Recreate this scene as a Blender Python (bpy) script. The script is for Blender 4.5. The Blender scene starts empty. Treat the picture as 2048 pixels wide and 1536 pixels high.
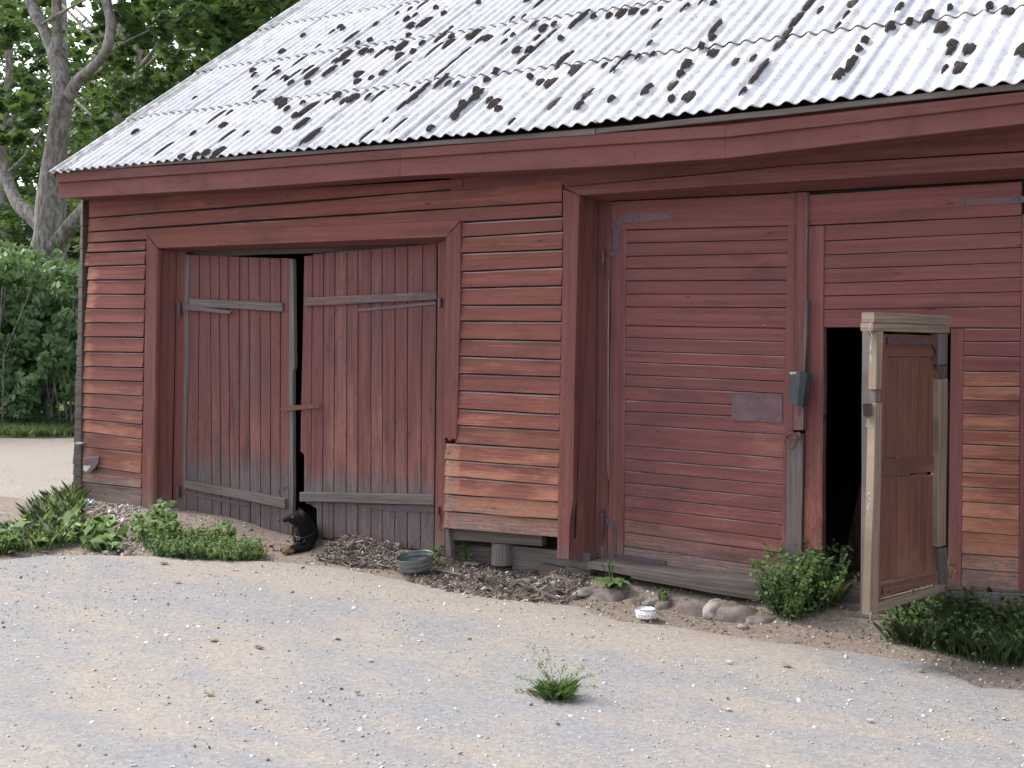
import bpy, math, random
import numpy as np
from mathutils import Vector, Matrix, noise
random.seed(7); RNG = np.random.default_rng(7)
C = bpy.context.scene.collection
PI = math.pi

# ------------------------------------------------------------------ camera
YAW, PITCH, ROLL, FOC, PSH = 0.6164, -0.0170, 0.0137, 2501.4, -92.3
CAM = np.array([0.0, -7.5534, 1.95])
_f = np.array([-math.sin(YAW)*math.cos(PITCH), math.cos(YAW)*math.cos(PITCH), math.sin(PITCH)])
_r = np.array([math.cos(YAW), math.sin(YAW), 0.0]); _u = np.cross(_r, _f)
RT = _r*math.cos(ROLL) + _u*math.sin(ROLL); UP = -_r*math.sin(ROLL) + _u*math.cos(ROLL); FW = _f
cd = bpy.data.cameras.new('camera'); cam = bpy.data.objects.new('camera', cd); C.objects.link(cam)
cd.sensor_width = 36; cd.lens = FOC/2048*36; cd.shift_y = PSH/2048; cd.clip_start = .05; cd.clip_end = 400
M = Matrix.Identity(4)
for i in range(3):
    M[i][0] = RT[i]; M[i][1] = UP[i]; M[i][2] = -FW[i]; M[i][3] = CAM[i]
cam.matrix_world = M
bpy.context.scene.camera = cam

# ------------------------------------------------------------------ light
SUN_EL, SUN_AZ = math.radians(44), math.radians(264)     # azimuth clockwise from +Y
w = bpy.data.worlds.new('World'); bpy.context.scene.world = w; w.use_nodes = True
nt = w.node_tree; nt.nodes.clear()
out = nt.nodes.new('ShaderNodeOutputWorld'); bg = nt.nodes.new('ShaderNodeBackground')
sky = nt.nodes.new('ShaderNodeTexSky'); sky.sky_type = 'NISHITA'; sky.sun_disc = False
sky.sun_elevation = SUN_EL; sky.sun_rotation = SUN_AZ
sky.air_density = 1.0; sky.dust_density = 1.5; sky.ozone_density = 1.0
hs = nt.nodes.new('ShaderNodeHueSaturation'); hs.inputs['Saturation'].default_value = .42     # thin white overcast
nt.links.new(sky.outputs[0], hs.inputs['Color']); nt.links.new(hs.outputs[0], bg.inputs[0])
bg.inputs[1].default_value = 0.13; nt.links.new(bg.outputs[0], out.inputs[0])
sl = bpy.data.lights.new('sun', 'SUN'); sl.energy = 1.6; sl.angle = math.radians(24); sl.color = (1, .95, .88)
so = bpy.data.objects.new('sun', sl); C.objects.link(so)
sd = Vector((math.sin(SUN_AZ)*math.cos(SUN_EL), math.cos(SUN_AZ)*math.cos(SUN_EL), math.sin(SUN_EL)))
so.rotation_euler = sd.to_track_quat('Z', 'Y').to_euler(); so.location = sd*30
vs = bpy.context.scene.view_settings
vs.view_transform = 'Standard'; vs.look = 'None'; vs.exposure = 1.6; vs.gamma = 1; vs.use_curve_mapping = False

# ------------------------------------------------------------------ helpers
def ray(px, py):
    return FW + RT*(px-1024)/FOC - UP*(py-768-PSH)/FOC
def P(px, py, Y=None, Z=None, pl=None):
    """where the line of sight of a measured point of the photograph meets a real plane of the place"""
    d = ray(px, py)
    if Y is not None: t = (Y-CAM[1])/d[1]
    elif Z is not None: t = (Z-CAM[2])/d[2]
    else: t = np.dot(pl[0]-CAM, pl[1])/np.dot(d, pl[1])
    return Vector(CAM + t*d)
def depth(p): return float(np.dot(np.array(p)-CAM, FW))

def empty(name, loc=(0, 0, 0), parent=None):
    o = bpy.data.objects.new(name, None); C.objects.link(o); o.location = loc
    o.empty_display_size = .2
    if parent: o.parent = parent
    return o
def tag(o, label=None, cat=None, group=None, kind=None):
    if label: o['label'] = label
    if cat: o['category'] = cat
    if group: o['group'] = group
    if kind: o['kind'] = kind
    return o
def origin_of(o):
    v = Vector((0, 0, 0))
    while o is not None: v += o.location; o = o.parent
    return v
def link(name, me, mat, parent=None):
    if mat and not me.materials: me.materials.append(mat)
    o = bpy.data.objects.new(name, me); C.objects.link(o)
    if parent: o.parent = parent
    return o
def mesh(name, verts, faces, mat, parent=None, uvs=None, smooth=False, wear=None, edge=None):
    """verts in world coordinates; uvs: one per vertex"""
    me = bpy.data.meshes.new(name)
    if parent is not None:
        off = origin_of(parent); verts = [Vector(v)-off for v in verts]
    me.from_pydata([tuple(v) for v in verts], [], faces)
    if uvs is not None:
        l = me.uv_layers.new(name='uv'); idx = np.zeros(len(me.loops), dtype=np.int32)
        me.loops.foreach_get('vertex_index', idx)
        l.data.foreach_set('uv', np.array(uvs, dtype=np.float32)[idx].ravel())
    a = me.attributes.new('wear', 'FLOAT', 'POINT')
    if wear is not None: a.data.foreach_set('value', np.array(wear, dtype=np.float32))
    if edge is not None:
        a = me.attributes.new('edge', 'FLOAT', 'POINT'); a.data.foreach_set('value', np.array(edge, dtype=np.float32))
    if smooth: me.polygons.foreach_set('use_smooth', [True]*len(me.polygons))
    me.update()
    return link(name, me, mat, parent)

OUT = Vector((0, -1, 0))
def board(parent, name, mat, A0, A1, B0, B1, t=.022, ct=.003, cb=.003, proud=0.0, n=OUT, jit=.0015, wear=None, seg=.22, edge_wear=.08, pale=.35):
    """plank running from side A to side B; *0 is its low edge, *1 its high edge; front face on the given points"""
    A0, A1, B0, B1 = map(Vector, (A0, A1, B0, B1))
    L = ((B0+B1)-(A0+A1)).length/2; H = ((A1-A0).length+(B1-B0).length)/2
    k = max(2, min(14, int(L/seg)+1)); verts = []; uvs = []; ws = []; faces = []; es = []
    ou = random.uniform(0, 50); ov = random.uniform(0, 50); s0 = random.uniform(0, 99)
    c_t = min(ct, H*.3); c_b = min(cb, H*.3)
    prof = [(0, -t), (0, proud-c_b), (c_b, proud), (c_b+.006, proud*.96), (H*.5, proud*.45), (H-c_t-.004, .0005), (H-c_t, 0), (H, -c_t*1.1), (H, -t)]
    for i in range(k+1):
        s = i/k
        lo = A0.lerp(B0, s); hi = A1.lerp(B1, s)
        dv = (hi-lo).normalized()
        j1 = noise.noise(Vector((s*L*2.3, s0, 0)))*jit*2.2; j2 = noise.noise(Vector((s*L*2.3, s0, 9)))*jit*2.2
        jo = noise.noise(Vector((s*L*1.7, s0, 5)))*jit*2.5
        h = (hi-lo).length + j2 - j1
        for (v, o) in prof:
            vv = v/H*h
            verts.append(lo + dv*(j1+vv) + n*(o+jo)); uvs.append((ou+s*L, ov+vv))
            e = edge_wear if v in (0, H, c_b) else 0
            es.append(pale if (v == H or v == H-c_t) else (pale*.5 if v == c_b else 0))  # top chamfer palest: bleached wood plus a highlight put into the colour
            ws.append(min(1, e + (wear(s, v/H) if wear else 0)))
    m = len(prof)
    for i in range(k):
        for j in range(m):
            a = i*m+j; b = i*m+(j+1) % m
            faces.append((a, a+m, b+m, b))
    faces.append(tuple(range(m))); faces.append(tuple(k*m+j for j in reversed(range(m))))
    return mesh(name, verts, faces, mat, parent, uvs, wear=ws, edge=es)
def hboard(parent, name, mat, xl, ylt, ylb, xr, yrt, yrb, Y, **k):
    """horizontal plank from its four corners as measured (full-size photo pixels) on the plane Y"""
    return board(parent, name, mat, P(xl, ylb, Y), P(xl, ylt, Y), P(xr, yrb, Y), P(xr, yrt, Y), **k)
def vboard(parent, name, mat, tl, tr, br, bl, Y, **k):
    g = (lambda q: P(q[0], q[1], Y)) if not isinstance(Y, tuple) else (lambda q: P(q[0], q[1], pl=Y))
    return board(parent, name, mat, g(tl), g(tr), g(bl), g(br), **k)
def prism(parent, name, mat, pts, t, n=OUT, ch=.003, uvdir='h', wear=0.0):
    """flat shape with chamfered front; pts world points of the front outline, thickness t backwards"""
    pts = [Vector(p) for p in pts]; c = sum(pts, Vector())/len(pts); N = len(pts)
    def inset(p): d = (c-p); return p + d.normalized()*min(ch*1.4, d.length*.3)
    v = [inset(p) for p in pts] + [p - n*ch for p in pts] + [p - n*t for p in pts]
    f = [tuple(range(N)), tuple(reversed(range(2*N, 3*N)))]
    for i in range(N):
        j = (i+1) % N
        f += [(i, i+N, j+N, j), (i+N, i+2*N, j+2*N, j+N)]
    ou, ov = random.uniform(0, 50), random.uniform(0, 50)
    uv = [((ou+p.x+p.y, ov+p.z) if uvdir == 'h' else (ou+p.z, ov+p.x+p.y)) for p in v]
    return mesh(name, v, f, mat, parent, uv, wear=[wear]*len(v))
def hexa(parent, name, mat, F, B, uvdir='v', wear=0.0):
    """solid between front quad F and back quad B"""
    v = [Vector(p) for p in F]+[Vector(p) for p in B]
    f = [(0, 1, 2, 3), (7, 6, 5, 4), (0, 4, 5, 1), (1, 5, 6, 2), (2, 6, 7, 3), (3, 7, 4, 0)]
    ou, ov = random.uniform(0, 50), random.uniform(0, 50)
    uv = [((ou+p.x+p.y, ov+p.z) if uvdir == 'h' else (ou+p.z, ov+p.x+p.y)) for p in v]
    return mesh(name, v, f, mat, parent, uv, wear=[wear]*8)
def box(parent, name, mat, x0, x1, y0, y1, z0, z1, uvdir='h', wear=0.0):
    F = [(x0, y0, z0), (x1, y0, z0), (x1, y0, z1), (x0, y0, z1)]
    return hexa(parent, name, mat, F, [(a, y1, b) for (a, _, b) in F], uvdir, wear)
def tube(pts, rad, sides=8, bump=0.0, close=True):
    """returns verts, faces of a tapered tube"""
    pts = [Vector(p) for p in pts]; v = []; f = []
    up = Vector((0, 0, 1)); prev = None
    for i, p in enumerate(pts):
        d = (pts[min(i+1, len(pts)-1)]-pts[max(i-1, 0)]).normalized()
        a = d.cross(prev if prev else (up if abs(d.z) < .9 else Vector((1, 0, 0))))
        if a.length < 1e-4: a = d.cross(Vector((0, 1, 0)))
        a.normalize(); b = d.cross(a).normalized(); prev = b.cross(d) if False else None
        if i == 0: A = a
        else:
            A = (A - d*A.dot(d)).normalized()
        B = d.cross(A)
        for k in range(sides):
            t = 2*PI*k/sides
            r = rad[i]*(1+bump*noise.noise(Vector((p.x*2+math.cos(t)*2, p.z*1.3, math.sin(t)*2+p.y*2))))
            v.append(p+(A*math.cos(t)+B*math.sin(t))*r)
    for i in range(len(pts)-1):
        for k in range(sides):
            a = i*sides+k; b = i*sides+(k+1) % sides
            f.append((a, b, b+sides, a+sides))
    if close:
        f.append(tuple(reversed(range(sides)))); f.append(tuple((len(pts)-1)*sides+k for k in range(sides)))
    return v, f
def merge(parts):
    V = []; F = []
    for v, f in parts:
        o = len(V); V += list(v); F += [tuple(i+o for i in q) for q in f]
    return V, F
def smooth_path(pts, n=4):
    """Catmull-Rom through rows of numbers"""
    pts = [np.array(p, float) for p in pts]; o = []
    for i in range(len(pts)-1):
        p0 = pts[max(i-1, 0)]; p1 = pts[i]; p2 = pts[i+1]; p3 = pts[min(i+2, len(pts)-1)]
        for k in range(n):
            t = k/n
            o.append(.5*((2*p1)+(-p0+p2)*t+(2*p0-5*p1+4*p2-p3)*t*t+(-p0+3*p1-3*p2+p3)*t**3))
    o.append(pts[-1]); return o

# ------------------------------------------------------------------ materials
class NB:
    def __init__(s, name, rough=.9, spec=.2):
        s.m = bpy.data.materials.new(name); s.m.use_nodes = True; s.t = s.m.node_tree
        s.p = s.t.nodes['Principled BSDF']; s.p.inputs['Roughness'].default_value = rough
        s.p.inputs['Specular IOR Level'].default_value = spec
    def n(s, typ, **kw):
        nd = s.t.nodes.new(typ)
        for k, v in kw.items():
            if k in nd.inputs: s.set(nd.inputs[k], v)
            else: setattr(nd, k, v)
        return nd
    def set(s, sock, v):
        if isinstance(v, bpy.types.NodeSocket): s.t.links.new(v, sock)
        else: sock.default_value = v
    def math(s, op, a, b=0.0, clamp=False):
        nd = s.t.nodes.new('ShaderNodeMath'); nd.operation = op; nd.use_clamp = clamp
        s.set(nd.inputs[0], a); s.set(nd.inputs[1], b); return nd.outputs[0]
    def mix(s, fac, a, b, blend='MIX'):
        nd = s.t.nodes.new('ShaderNodeMix'); nd.data_type = 'RGBA'; nd.blend_type = blend
        s.set(nd.inputs[0], fac)
        for q, v in ((nd.inputs[6], a), (nd.inputs[7], b)):
            s.set(q, v if isinstance(v, bpy.types.NodeSocket) else (*v, 1))
        return nd.outputs[2]
    def ramp(s, v, lo, hi):
        nd = s.t.nodes.new('ShaderNodeMapRange'); nd.interpolation_type = 'SMOOTHSTEP'
        s.set(nd.inputs[0], v); nd.inputs[1].default_value = lo; nd.inputs[2].default_value = hi
        return nd.outputs[0]
    def noise(s, vec, scale, detail=4, rough=.6):
        nd = s.t.nodes.new('ShaderNodeTexNoise'); s.t.links.new(vec, nd.inputs['Vector'])
        nd.inputs['Scale'].default_value = scale; nd.inputs['Detail'].default_value = detail; nd.inputs['Roughness'].default_value = rough
        return nd.outputs[0]
    def scale(s, vec, sc, loc=None):
        nd = s.t.nodes.new('ShaderNodeMapping'); s.t.links.new(vec, nd.inputs[0]); nd.inputs['Scale'].default_value = sc
        if loc is not None: s.t.links.new(loc, nd.inputs['Location'])
        return nd.outputs[0]
    def pos(s): return s.n('ShaderNodeNewGeometry').outputs['Position']
    def island(s): return s.n('ShaderNodeNewGeometry').outputs['Random Per Island']
    def rnd(s): return s.n('ShaderNodeObjectInfo').outputs['Random']
    def uv(s): return s.n('ShaderNodeUVMap', uv_map='uv').outputs[0]
    def attr(s, n): return s.n('ShaderNodeAttribute', attribute_name=n).outputs['Fac']
    def bump(s, h, strength=.4, dist=.01):
        nd = s.t.nodes.new('ShaderNodeBump'); nd.inputs['Strength'].default_value = strength; nd.inputs['Distance'].default_value = dist
        s.t.links.new(h, nd.inputs['Height']); s.t.links.new(nd.outputs[0], s.p.inputs['Normal'])
    def done(s, col):
        s.set(s.p.inputs['Base Color'], col if isinstance(col, bpy.types.NodeSocket) else (*col, 1)); return s.m

def painted_wood(name, paint=(.185, .066, .053), worn=(.42, .185, .115), grey=(.17, .145, .135), wornamt=.5, greyz=(.75, .05), rough=.82, greyamt=.0, low_worn=(1.75, .7)):
    b = NB(name, rough, .18); uv = b.uv(); pos = b.pos(); r = b.rnd()
    g1 = b.noise(b.scale(uv, (2.2, 90, 1)), 1.0, 5, .65)
    g2 = b.noise(b.scale(uv, (.9, 26, 1)), 1.0, 4, .6)
    g3 = b.noise(b.scale(uv, (6, 260, 1)), 1.0, 3, .6)
    pt = b.noise(b.scale(uv, (1.1, 7, 1)), 1.0, 5, .65)
    big = b.noise(pos, .9, 4, .6); fine = b.noise(pos, 55, 3, .6)
    z = b.n('ShaderNodeSeparateXYZ', Vector=pos).outputs[2]
    # base paint, streaky
    c = b.mix(b.ramp(g2, .3, .7), [x*.80 for x in paint], [x*1.18 for x in paint])
    c = b.mix(b.math('MULTIPLY', b.ramp(r, 0, 1), .22), c, [paint[0]*1.35, paint[1]*1.25, paint[2]*1.15])
    # thinner paint lower down the wall
    lowz = b.ramp(z, low_worn[0], low_worn[1])
    wsum = b.math('ADD', b.math('MULTIPLY', pt, 1.0), b.math('MULTIPLY', g1, .55))
    wsum = b.math('ADD', wsum, b.math('MULTIPLY', lowz, .20))
    wsum = b.math('ADD', wsum, b.math('MULTIPLY', b.attr('wear'), .55))
    wm = b.ramp(wsum, .98-.12*wornamt, 1.28-.12*wornamt)
    c = b.mix(b.math('MULTIPLY', wm, .35+.5*wornamt), c, worn)
    # bare grey wood: near the ground and where marked
    lz = b.ramp(z, greyz[0], greyz[1])
    gs = b.math('ADD', b.math('MULTIPLY', g2, .7), b.math('MULTIPLY', big, .6))
    gs = b.math('ADD', gs, b.math('MULTIPLY', lz, .75))
    gs = b.math('ADD', gs, b.math('MULTIPLY', b.attr('wear'), .62))
    gs = b.math('ADD', gs, greyamt)
    gm = b.ramp(gs, .92, 1.38)
    gc = b.mix(b.ramp(g1, .35, .65), [x*.62 for x in grey], [x*1.3 for x in grey])
    c = b.mix(b.math('MULTIPLY', gm, .85), c, gc)
    # arrises bleached and with a sky highlight painted in, dirt, grain checks, knots, specks
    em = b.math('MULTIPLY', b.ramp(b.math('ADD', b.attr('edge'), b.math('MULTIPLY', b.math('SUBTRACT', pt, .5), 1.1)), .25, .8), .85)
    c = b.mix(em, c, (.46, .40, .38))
    flake = b.noise(b.scale(uv, (16, 70, 1)), 1.0, 4, .75)
    c = b.mix(b.math('MULTIPLY', b.ramp(b.math('ADD', flake, b.math('MULTIPLY', b.math('SUBTRACT', wsum, 1.0), .35)), .60, .66), .55), c, [x*1.15 for x in worn])
    c = b.mix(b.math('MULTIPLY', b.ramp(flake, .40, .33), .5), c, [x*.45 for x in paint])
    dirt = b.noise(b.scale(uv, (1.6, 5, 1)), 1.0, 6, .7)
    c = b.mix(b.math('MULTIPLY', b.ramp(dirt, .50, .72), .55), c, [paint[0]*.42, paint[1]*.6, paint[2]*.62])
    c = b.mix(b.math('MULTIPLY', b.ramp(big, .52, .74), .35), c, [paint[0]*.5, paint[1]*.65, paint[2]*.7])
    c = b.mix(b.math('MULTIPLY', b.ramp(r, .55, 1.0), .30), c, [paint[0]*.55, paint[1]*.75, paint[2]*.8])
    c = b.mix(b.math('MULTIPLY', b.ramp(g3, .62, .74), .45), c, [x*.35 for x in paint])
    vo = b.n('ShaderNodeTexVoronoi', Vector=b.scale(uv, (3.1, 9, 1)), Scale=1.0, Randomness=1.0)
    kn = b.math('MULTIPLY', b.ramp(vo.outputs['Distance'], .11, .05), b.ramp(b.n('ShaderNodeSeparateColor', Color=vo.outputs['Color']).outputs[0], .55, .6))
    c = b.mix(b.math('MULTIPLY', kn, .6), c, (.06, .025, .02))
    c = b.mix(b.math('MULTIPLY', b.ramp(fine, .55, .8), .25), c, [x*.5 for x in paint])
    b.bump(b.math('ADD', b.math('MULTIPLY', g1, 1.0), b.math('ADD', b.math('MULTIPLY', g3, .8), b.math('MULTIPLY', dirt, .8))), .75, .005)
    return b.done(c)

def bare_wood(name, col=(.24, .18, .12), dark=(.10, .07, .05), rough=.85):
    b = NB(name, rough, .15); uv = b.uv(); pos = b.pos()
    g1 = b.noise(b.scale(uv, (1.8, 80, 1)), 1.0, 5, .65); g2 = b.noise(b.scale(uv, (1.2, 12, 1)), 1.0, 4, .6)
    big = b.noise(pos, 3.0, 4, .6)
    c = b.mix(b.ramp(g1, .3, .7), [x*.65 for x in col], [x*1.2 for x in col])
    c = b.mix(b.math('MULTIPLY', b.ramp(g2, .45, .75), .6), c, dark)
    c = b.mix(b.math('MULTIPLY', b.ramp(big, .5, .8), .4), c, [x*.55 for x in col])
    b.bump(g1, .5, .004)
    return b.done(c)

RED = painted_wood('red_paint_siding', wornamt=.85)
RED_DARK = painted_wood('red_paint_trim', paint=(.152, .059, .052), worn=(.27, .125, .095), wornamt=.35, greyz=(.6, .0), low_worn=(1.4, .4))
RED_FRESH = painted_wood('red_paint_gate', paint=(.175, .066, .062), worn=(.38, .155, .105), wornamt=.30, greyz=(.62, .02), low_worn=(1.1, .45))
RED_OLD = painted_wood('red_paint_plank_door', paint=(.145, .058, .055), worn=(.27, .12, .09), grey=(.125, .112, .115), wornamt=.55, greyz=(.85, .2), greyamt=.18)
WICK = painted_wood('wicket_brown_paint', paint=(.165, .072, .052), worn=(.26, .135, .09), grey=(.17, .14, .11), wornamt=.5, greyz=(.7, .0), greyamt=-.05, low_worn=(1.4, .4))
GREYWOOD = bare_wood('grey_weathered_wood', (.15, .125, .115), (.07, .055, .05))
PALEWOOD = bare_wood('pale_new_batten_wood', (.26, .20, .15), (.13, .095, .07))
OLDBEAM = bare_wood('old_ground_beam_wood', (.11, .09, .078), (.045, .035, .03))
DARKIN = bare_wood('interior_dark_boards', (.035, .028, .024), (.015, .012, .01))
def simple(name, col, rough=.6, metal=0, spec=.4, var=.35, sc=25, col2=None, bump=.3):
    b = NB(name, rough, spec); b.p.inputs['Metallic'].default_value = metal
    n1 = b.noise(b.pos(), sc, 5, .65); n2 = b.noise(b.pos(), sc*.2, 3, .6)
    c = b.mix(b.ramp(n1, .3, .7), [x*(1-var) for x in col], [x*(1+var) for x in col])
    if col2: c = b.mix(b.ramp(n2, .5, .68), c, col2)
    b.bump(n1, bump, .003)
    return b.done(c)
IRON = simple('painted_iron', (.085, .055, .066), .55, .0, .4, .3, 40, (.12, .05, .04))
RUST = simple('rusty_iron', (.12, .055, .045), .75, .0, .3, .4, 60)
TIN = simple('galvanised_tin', (.35, .34, .33), .45, .6, .5, .3, 30)

# roof sheets
b = NB('asbestos_cement_sheet', .95, .12); pos = b.pos(); uv = b.uv(); r = b.rnd()
n1 = b.noise(pos, 60, 4, .7); n2 = b.noise(pos, 7, 5, .65); n3 = b.noise(b.scale(uv, (40, 2.0, 1)), 1, 4, .6)
xs = b.n('ShaderNodeSeparateXYZ', Vector=pos).outputs[0]
c = b.mix(b.ramp(n2, .3, .75), (.60, .595, .62), (.47, .465, .48))
c = b.mix(b.math('MULTIPLY', b.ramp(r, 0, 1), .25), c, (.46, .46, .48))
c = b.mix(b.math('MULTIPLY', b.ramp(n3, .5, .75), .35), c, (.36, .34, .34))
sp = b.math('ADD', n1, b.math('MULTIPLY', n2, .35))
c = b.mix(b.math('MULTIPLY', b.ramp(sp, .74, .84), .75), c, (.16, .15, .14))
vo = b.n('ShaderNodeTexVoronoi', Vector=pos, Scale=70.0)
c = b.mix(b.math('MULTIPLY', b.ramp(vo.outputs['Distance'], .22, .1), b.math('MULTIPLY', b.ramp(n2, .52, .62), .7)), c, (.10, .085, .08))
b.bump(n1, .35, .003); SHEET = b.done(c)
b = NB('lichened_edge_sheet', .95, .1); pos = b.pos()
n1 = b.noise(pos, 90, 4, .7); n2 = b.noise(pos, 9, 4, .6)
c = b.mix(b.ramp(n1, .42, .62), (.40, .40, .40), (.16, .16, .145)); c = b.mix(b.ramp(n2, .45, .7), c, (.55, .55, .57))
b.bump(n1, .4, .004); SHEET_EDGE = b.done(c)
b = NB('dark_moss', 1.0, .02); pos = b.pos()
n1 = b.noise(pos, 120, 4, .7)
c = b.mix(b.ramp(n1, .3, .7), (.035, .029, .028), (.105, .088, .082)); b.bump(n1, .9, .006); MOSS = b.done(c)

# ground
def ground_mat(name, yard):
    b = NB(name, .93, .12); pos = b.pos(); xyz = b.n('ShaderNodeSeparateXYZ', Vector=pos); X, Y = xyz.outputs[0], xyz.outputs[1]
    st = b.scale(pos, (.55, 1.0, 1))
    big = b.noise(st, .9, 6, .62); mid = b.noise(st, 3.6, 5, .62); fine = b.noise(pos, 35, 5, .7); vfine = b.noise(pos, 150, 3, .7)
    if yard:
        c = b.mix(b.ramp(fine, .3, .7), (.20, .198, .204), (.29, .285, .288))
        sandc = b.mix(b.ramp(fine, .3, .7), (.275, .235, .198), (.365, .32, .275))
        near = b.ramp(Y, -1.5, -.55)
        nearx = b.math('MULTIPLY', near, b.ramp(X, -2.2, -3.6))
        s = b.math('ADD', b.math('MULTIPLY', big, .75), b.math('MULTIPLY', mid, .45))
        s = b.math('ADD', s, b.math('MULTIPLY', nearx, .5))
        c = b.mix(b.math('MULTIPLY', b.ramp(s, .47, .78), .85), c, sandc)
        blue = b.noise(st, 1.7, 4, .6)
        c = b.mix(b.math('MULTIPLY', b.ramp(blue, .55, .75), .45), c, (.215, .213, .225))
    else:
        c = b.mix(b.ramp(fine, .3, .7), (.16, .126, .102), (.29, .235, .19))
        c = b.mix(b.math('MULTIPLY', b.ramp(big, .45, .7), .6), c, (.25, .20, .165))
    vo = b.n('ShaderNodeTexVoronoi', Vector=pos, Scale=48.0)
    vc = b.n('ShaderNodeSeparateColor', Color=vo.outputs['Color'])
    fl = b.math('MULTIPLY', b.ramp(vo.outputs['Distance'], .38, .28), b.ramp(vc.outputs[0], .70, .76))
    c = b.mix(b.math('MULTIPLY', fl, .55), c, b.mix(vc.outputs[1], (.55, .53, .51), (.12, .11, .11)))
    c = b.mix(b.math('MULTIPLY', b.ramp(vfine, .6, .72), .3), c, (.09, .08, .08))
    b.bump(b.math('ADD', b.math('MULTIPLY', fine, .6), b.math('ADD', b.math('MULTIPLY', vfine, .3), b.math('MULTIPLY', fl, .5))), .6, .012)
    return b.done(c)
YARD = ground_mat('dusty_asphalt', True); SOIL = ground_mat('bare_soil', False)

def leaf_mat(name, a, c2, dead=None, trans=.45, dark=None, lift=0.0):
    b = NB(name, .55, .35); isl = b.island(); pos = b.pos()
    big = b.noise(pos, 1.2, 2, .5)
    c = b.mix(isl, a, c2)
    if dark: c = b.mix(b.ramp(big, .42, .62), c, dark)
    if dead: c = b.mix(b.ramp(isl, .93, .96), c, dead)
    tr = b.n('ShaderNodeBsdfTranslucent'); b.t.links.new(b.mix(.5, c, (.18, .26, .03)), tr.inputs[0])
    mx = b.n('ShaderNodeMixShader'); mx.inputs[0].default_value = trans
    if lift:      # soft plants: brightness added by tilting the shading normals toward the sky
        gn = b.n('ShaderNodeNewGeometry').outputs['Normal']; v1 = b.n('ShaderNodeVectorMath', operation='SCALE'); v1.inputs['Scale'].default_value = 1-lift; b.t.links.new(gn, v1.inputs[0])
        v2 = b.n('ShaderNodeVectorMath', operation='ADD'); b.t.links.new(v1.outputs[0], v2.inputs[0]); v2.inputs[1].default_value = (0, 0, lift)
        v3 = b.n('ShaderNodeVectorMath', operation='NORMALIZE'); b.t.links.new(v2.outputs[0], v3.inputs[0]); b.t.links.new(v3.outputs[0], b.p.inputs['Normal'])
    b.t.links.new(b.p.outputs[0], mx.inputs[1]); b.t.links.new(tr.outputs[0], mx.inputs[2])
    b.t.links.new(mx.outputs[0], b.t.nodes['Material Output'].inputs[0])
    return b.done(c)
MAPLE = leaf_mat('maple_leaves', (.045, .095, .035), (.075, .15, .05), trans=.4)
MAPLE_FAR = leaf_mat('far_tree_leaves', (.035, .08, .035), (.07, .135, .05), trans=.4)
MAPLE_LIT = leaf_mat('lit_leaves', (.08, .17, .05), (.13, .23, .07), trans=.55)  # lit look of the upper foliage put into a paler leaf colour
SHRUB = leaf_mat('shrub_leaves', (.125, .22, .095), (.19, .31, .14), trans=.35, lift=.4)
WEED = leaf_mat('weed_leaves', (.13, .22, .075), (.22, .33, .12), trans=.3, lift=.7)
GRASS = leaf_mat('grass_blades', (.15, .25, .075), (.25, .36, .13), dead=(.36, .31, .17), trans=.3, lift=.8)
b = NB('maple_bark', .95, .08); pos = b.pos()
n1 = b.noise(b.scale(pos, (14, 14, 4)), 1, 5, .7); n2 = b.noise(pos, 3.5, 4, .6); n3 = b.noise(pos, 22, 3, .6)
c = b.mix(b.ramp(n1, .35, .65), (.12, .105, .095), (.34, .31, .29)); c = b.mix(b.math('MULTIPLY', b.ramp(n2, .5, .66), .6), c, (.15, .125, .06))
c = b.mix(b.math('MULTIPLY', b.ramp(n3, .6, .7), .6), c, (.40, .39, .37)); b.bump(n1, .9, .03); BARK = b.done(c)
STONE = simple('field_stone', (.20, .165, .148), .95, 0, .1, .35, 14, (.20, .155, .12), .6)
STONE_W = simple('pale_stone', (.33, .285, .26), .95, 0, .1, .3, 25, (.24, .20, .17), .6)

# ------------------------------------------------------------------ ground, yard, verge
def gz(x, y):
    """height of the bare ground"""
    H = np.interp(x, [-11.3, -10.9, -8.6, -7.9, -5.2, -3.5, -3.0, -1.5], [.0, .085, .085, .02, .015, .015, .07, .08])
    h = H*max(0, min(1, (y+.55)/.5)) - .012*max(0, min(1, (-.55-y)/.1))
    h += .075*max(0, min(1, (y+.12)/.16))*(1 if x > -5.0 else .2)*(x > -10.9)
    h += .012*noise.noise(Vector((x*1.3, y*1.3, 3)))*max(0, min(1, (y+.75)/.3))
    if -1.6 < y < 1.0:                               # scraped mound at the dog's gap, heap by the gate
        h += .085*math.exp(-((x+6.93)/.24)**2-((y+.06)/.2)**2)
        h += .06*math.exp(-((x+6.45)/.36)**2-((y-.0)/.2)**2)
    if x < -8.2: h += .03*math.exp(-((y+.4)/.6)**2)
    return h
xs_ = list(np.arange(-13, 3.01, .09)); ys_ = list(np.arange(-1.3, 1.01, .06))
def grid(xa, ya, zf):
    v = [(x, y, zf(x, y)) for y in ya for x in xa]; n = len(xa); f = []
    for j in range(len(ya)-1):
        for i in range(n-1):
            a = j*n+i; f.append((a, a+1, a+n+1, a+n))
    return v, f
xa = [-160, -90, -50, -30, -20, -16]+xs_+[6, 10, 20, 50, 100]; ya = [-80, -40, -20, -10, -5, -2.5]+ys_+[2, 4, 8, 14, 25, 50, 100, 170]
v, f = grid(xa, ya, gz)
g = mesh('ground', v, f, SOIL, smooth=True); tag(g, kind='structure')
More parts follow.
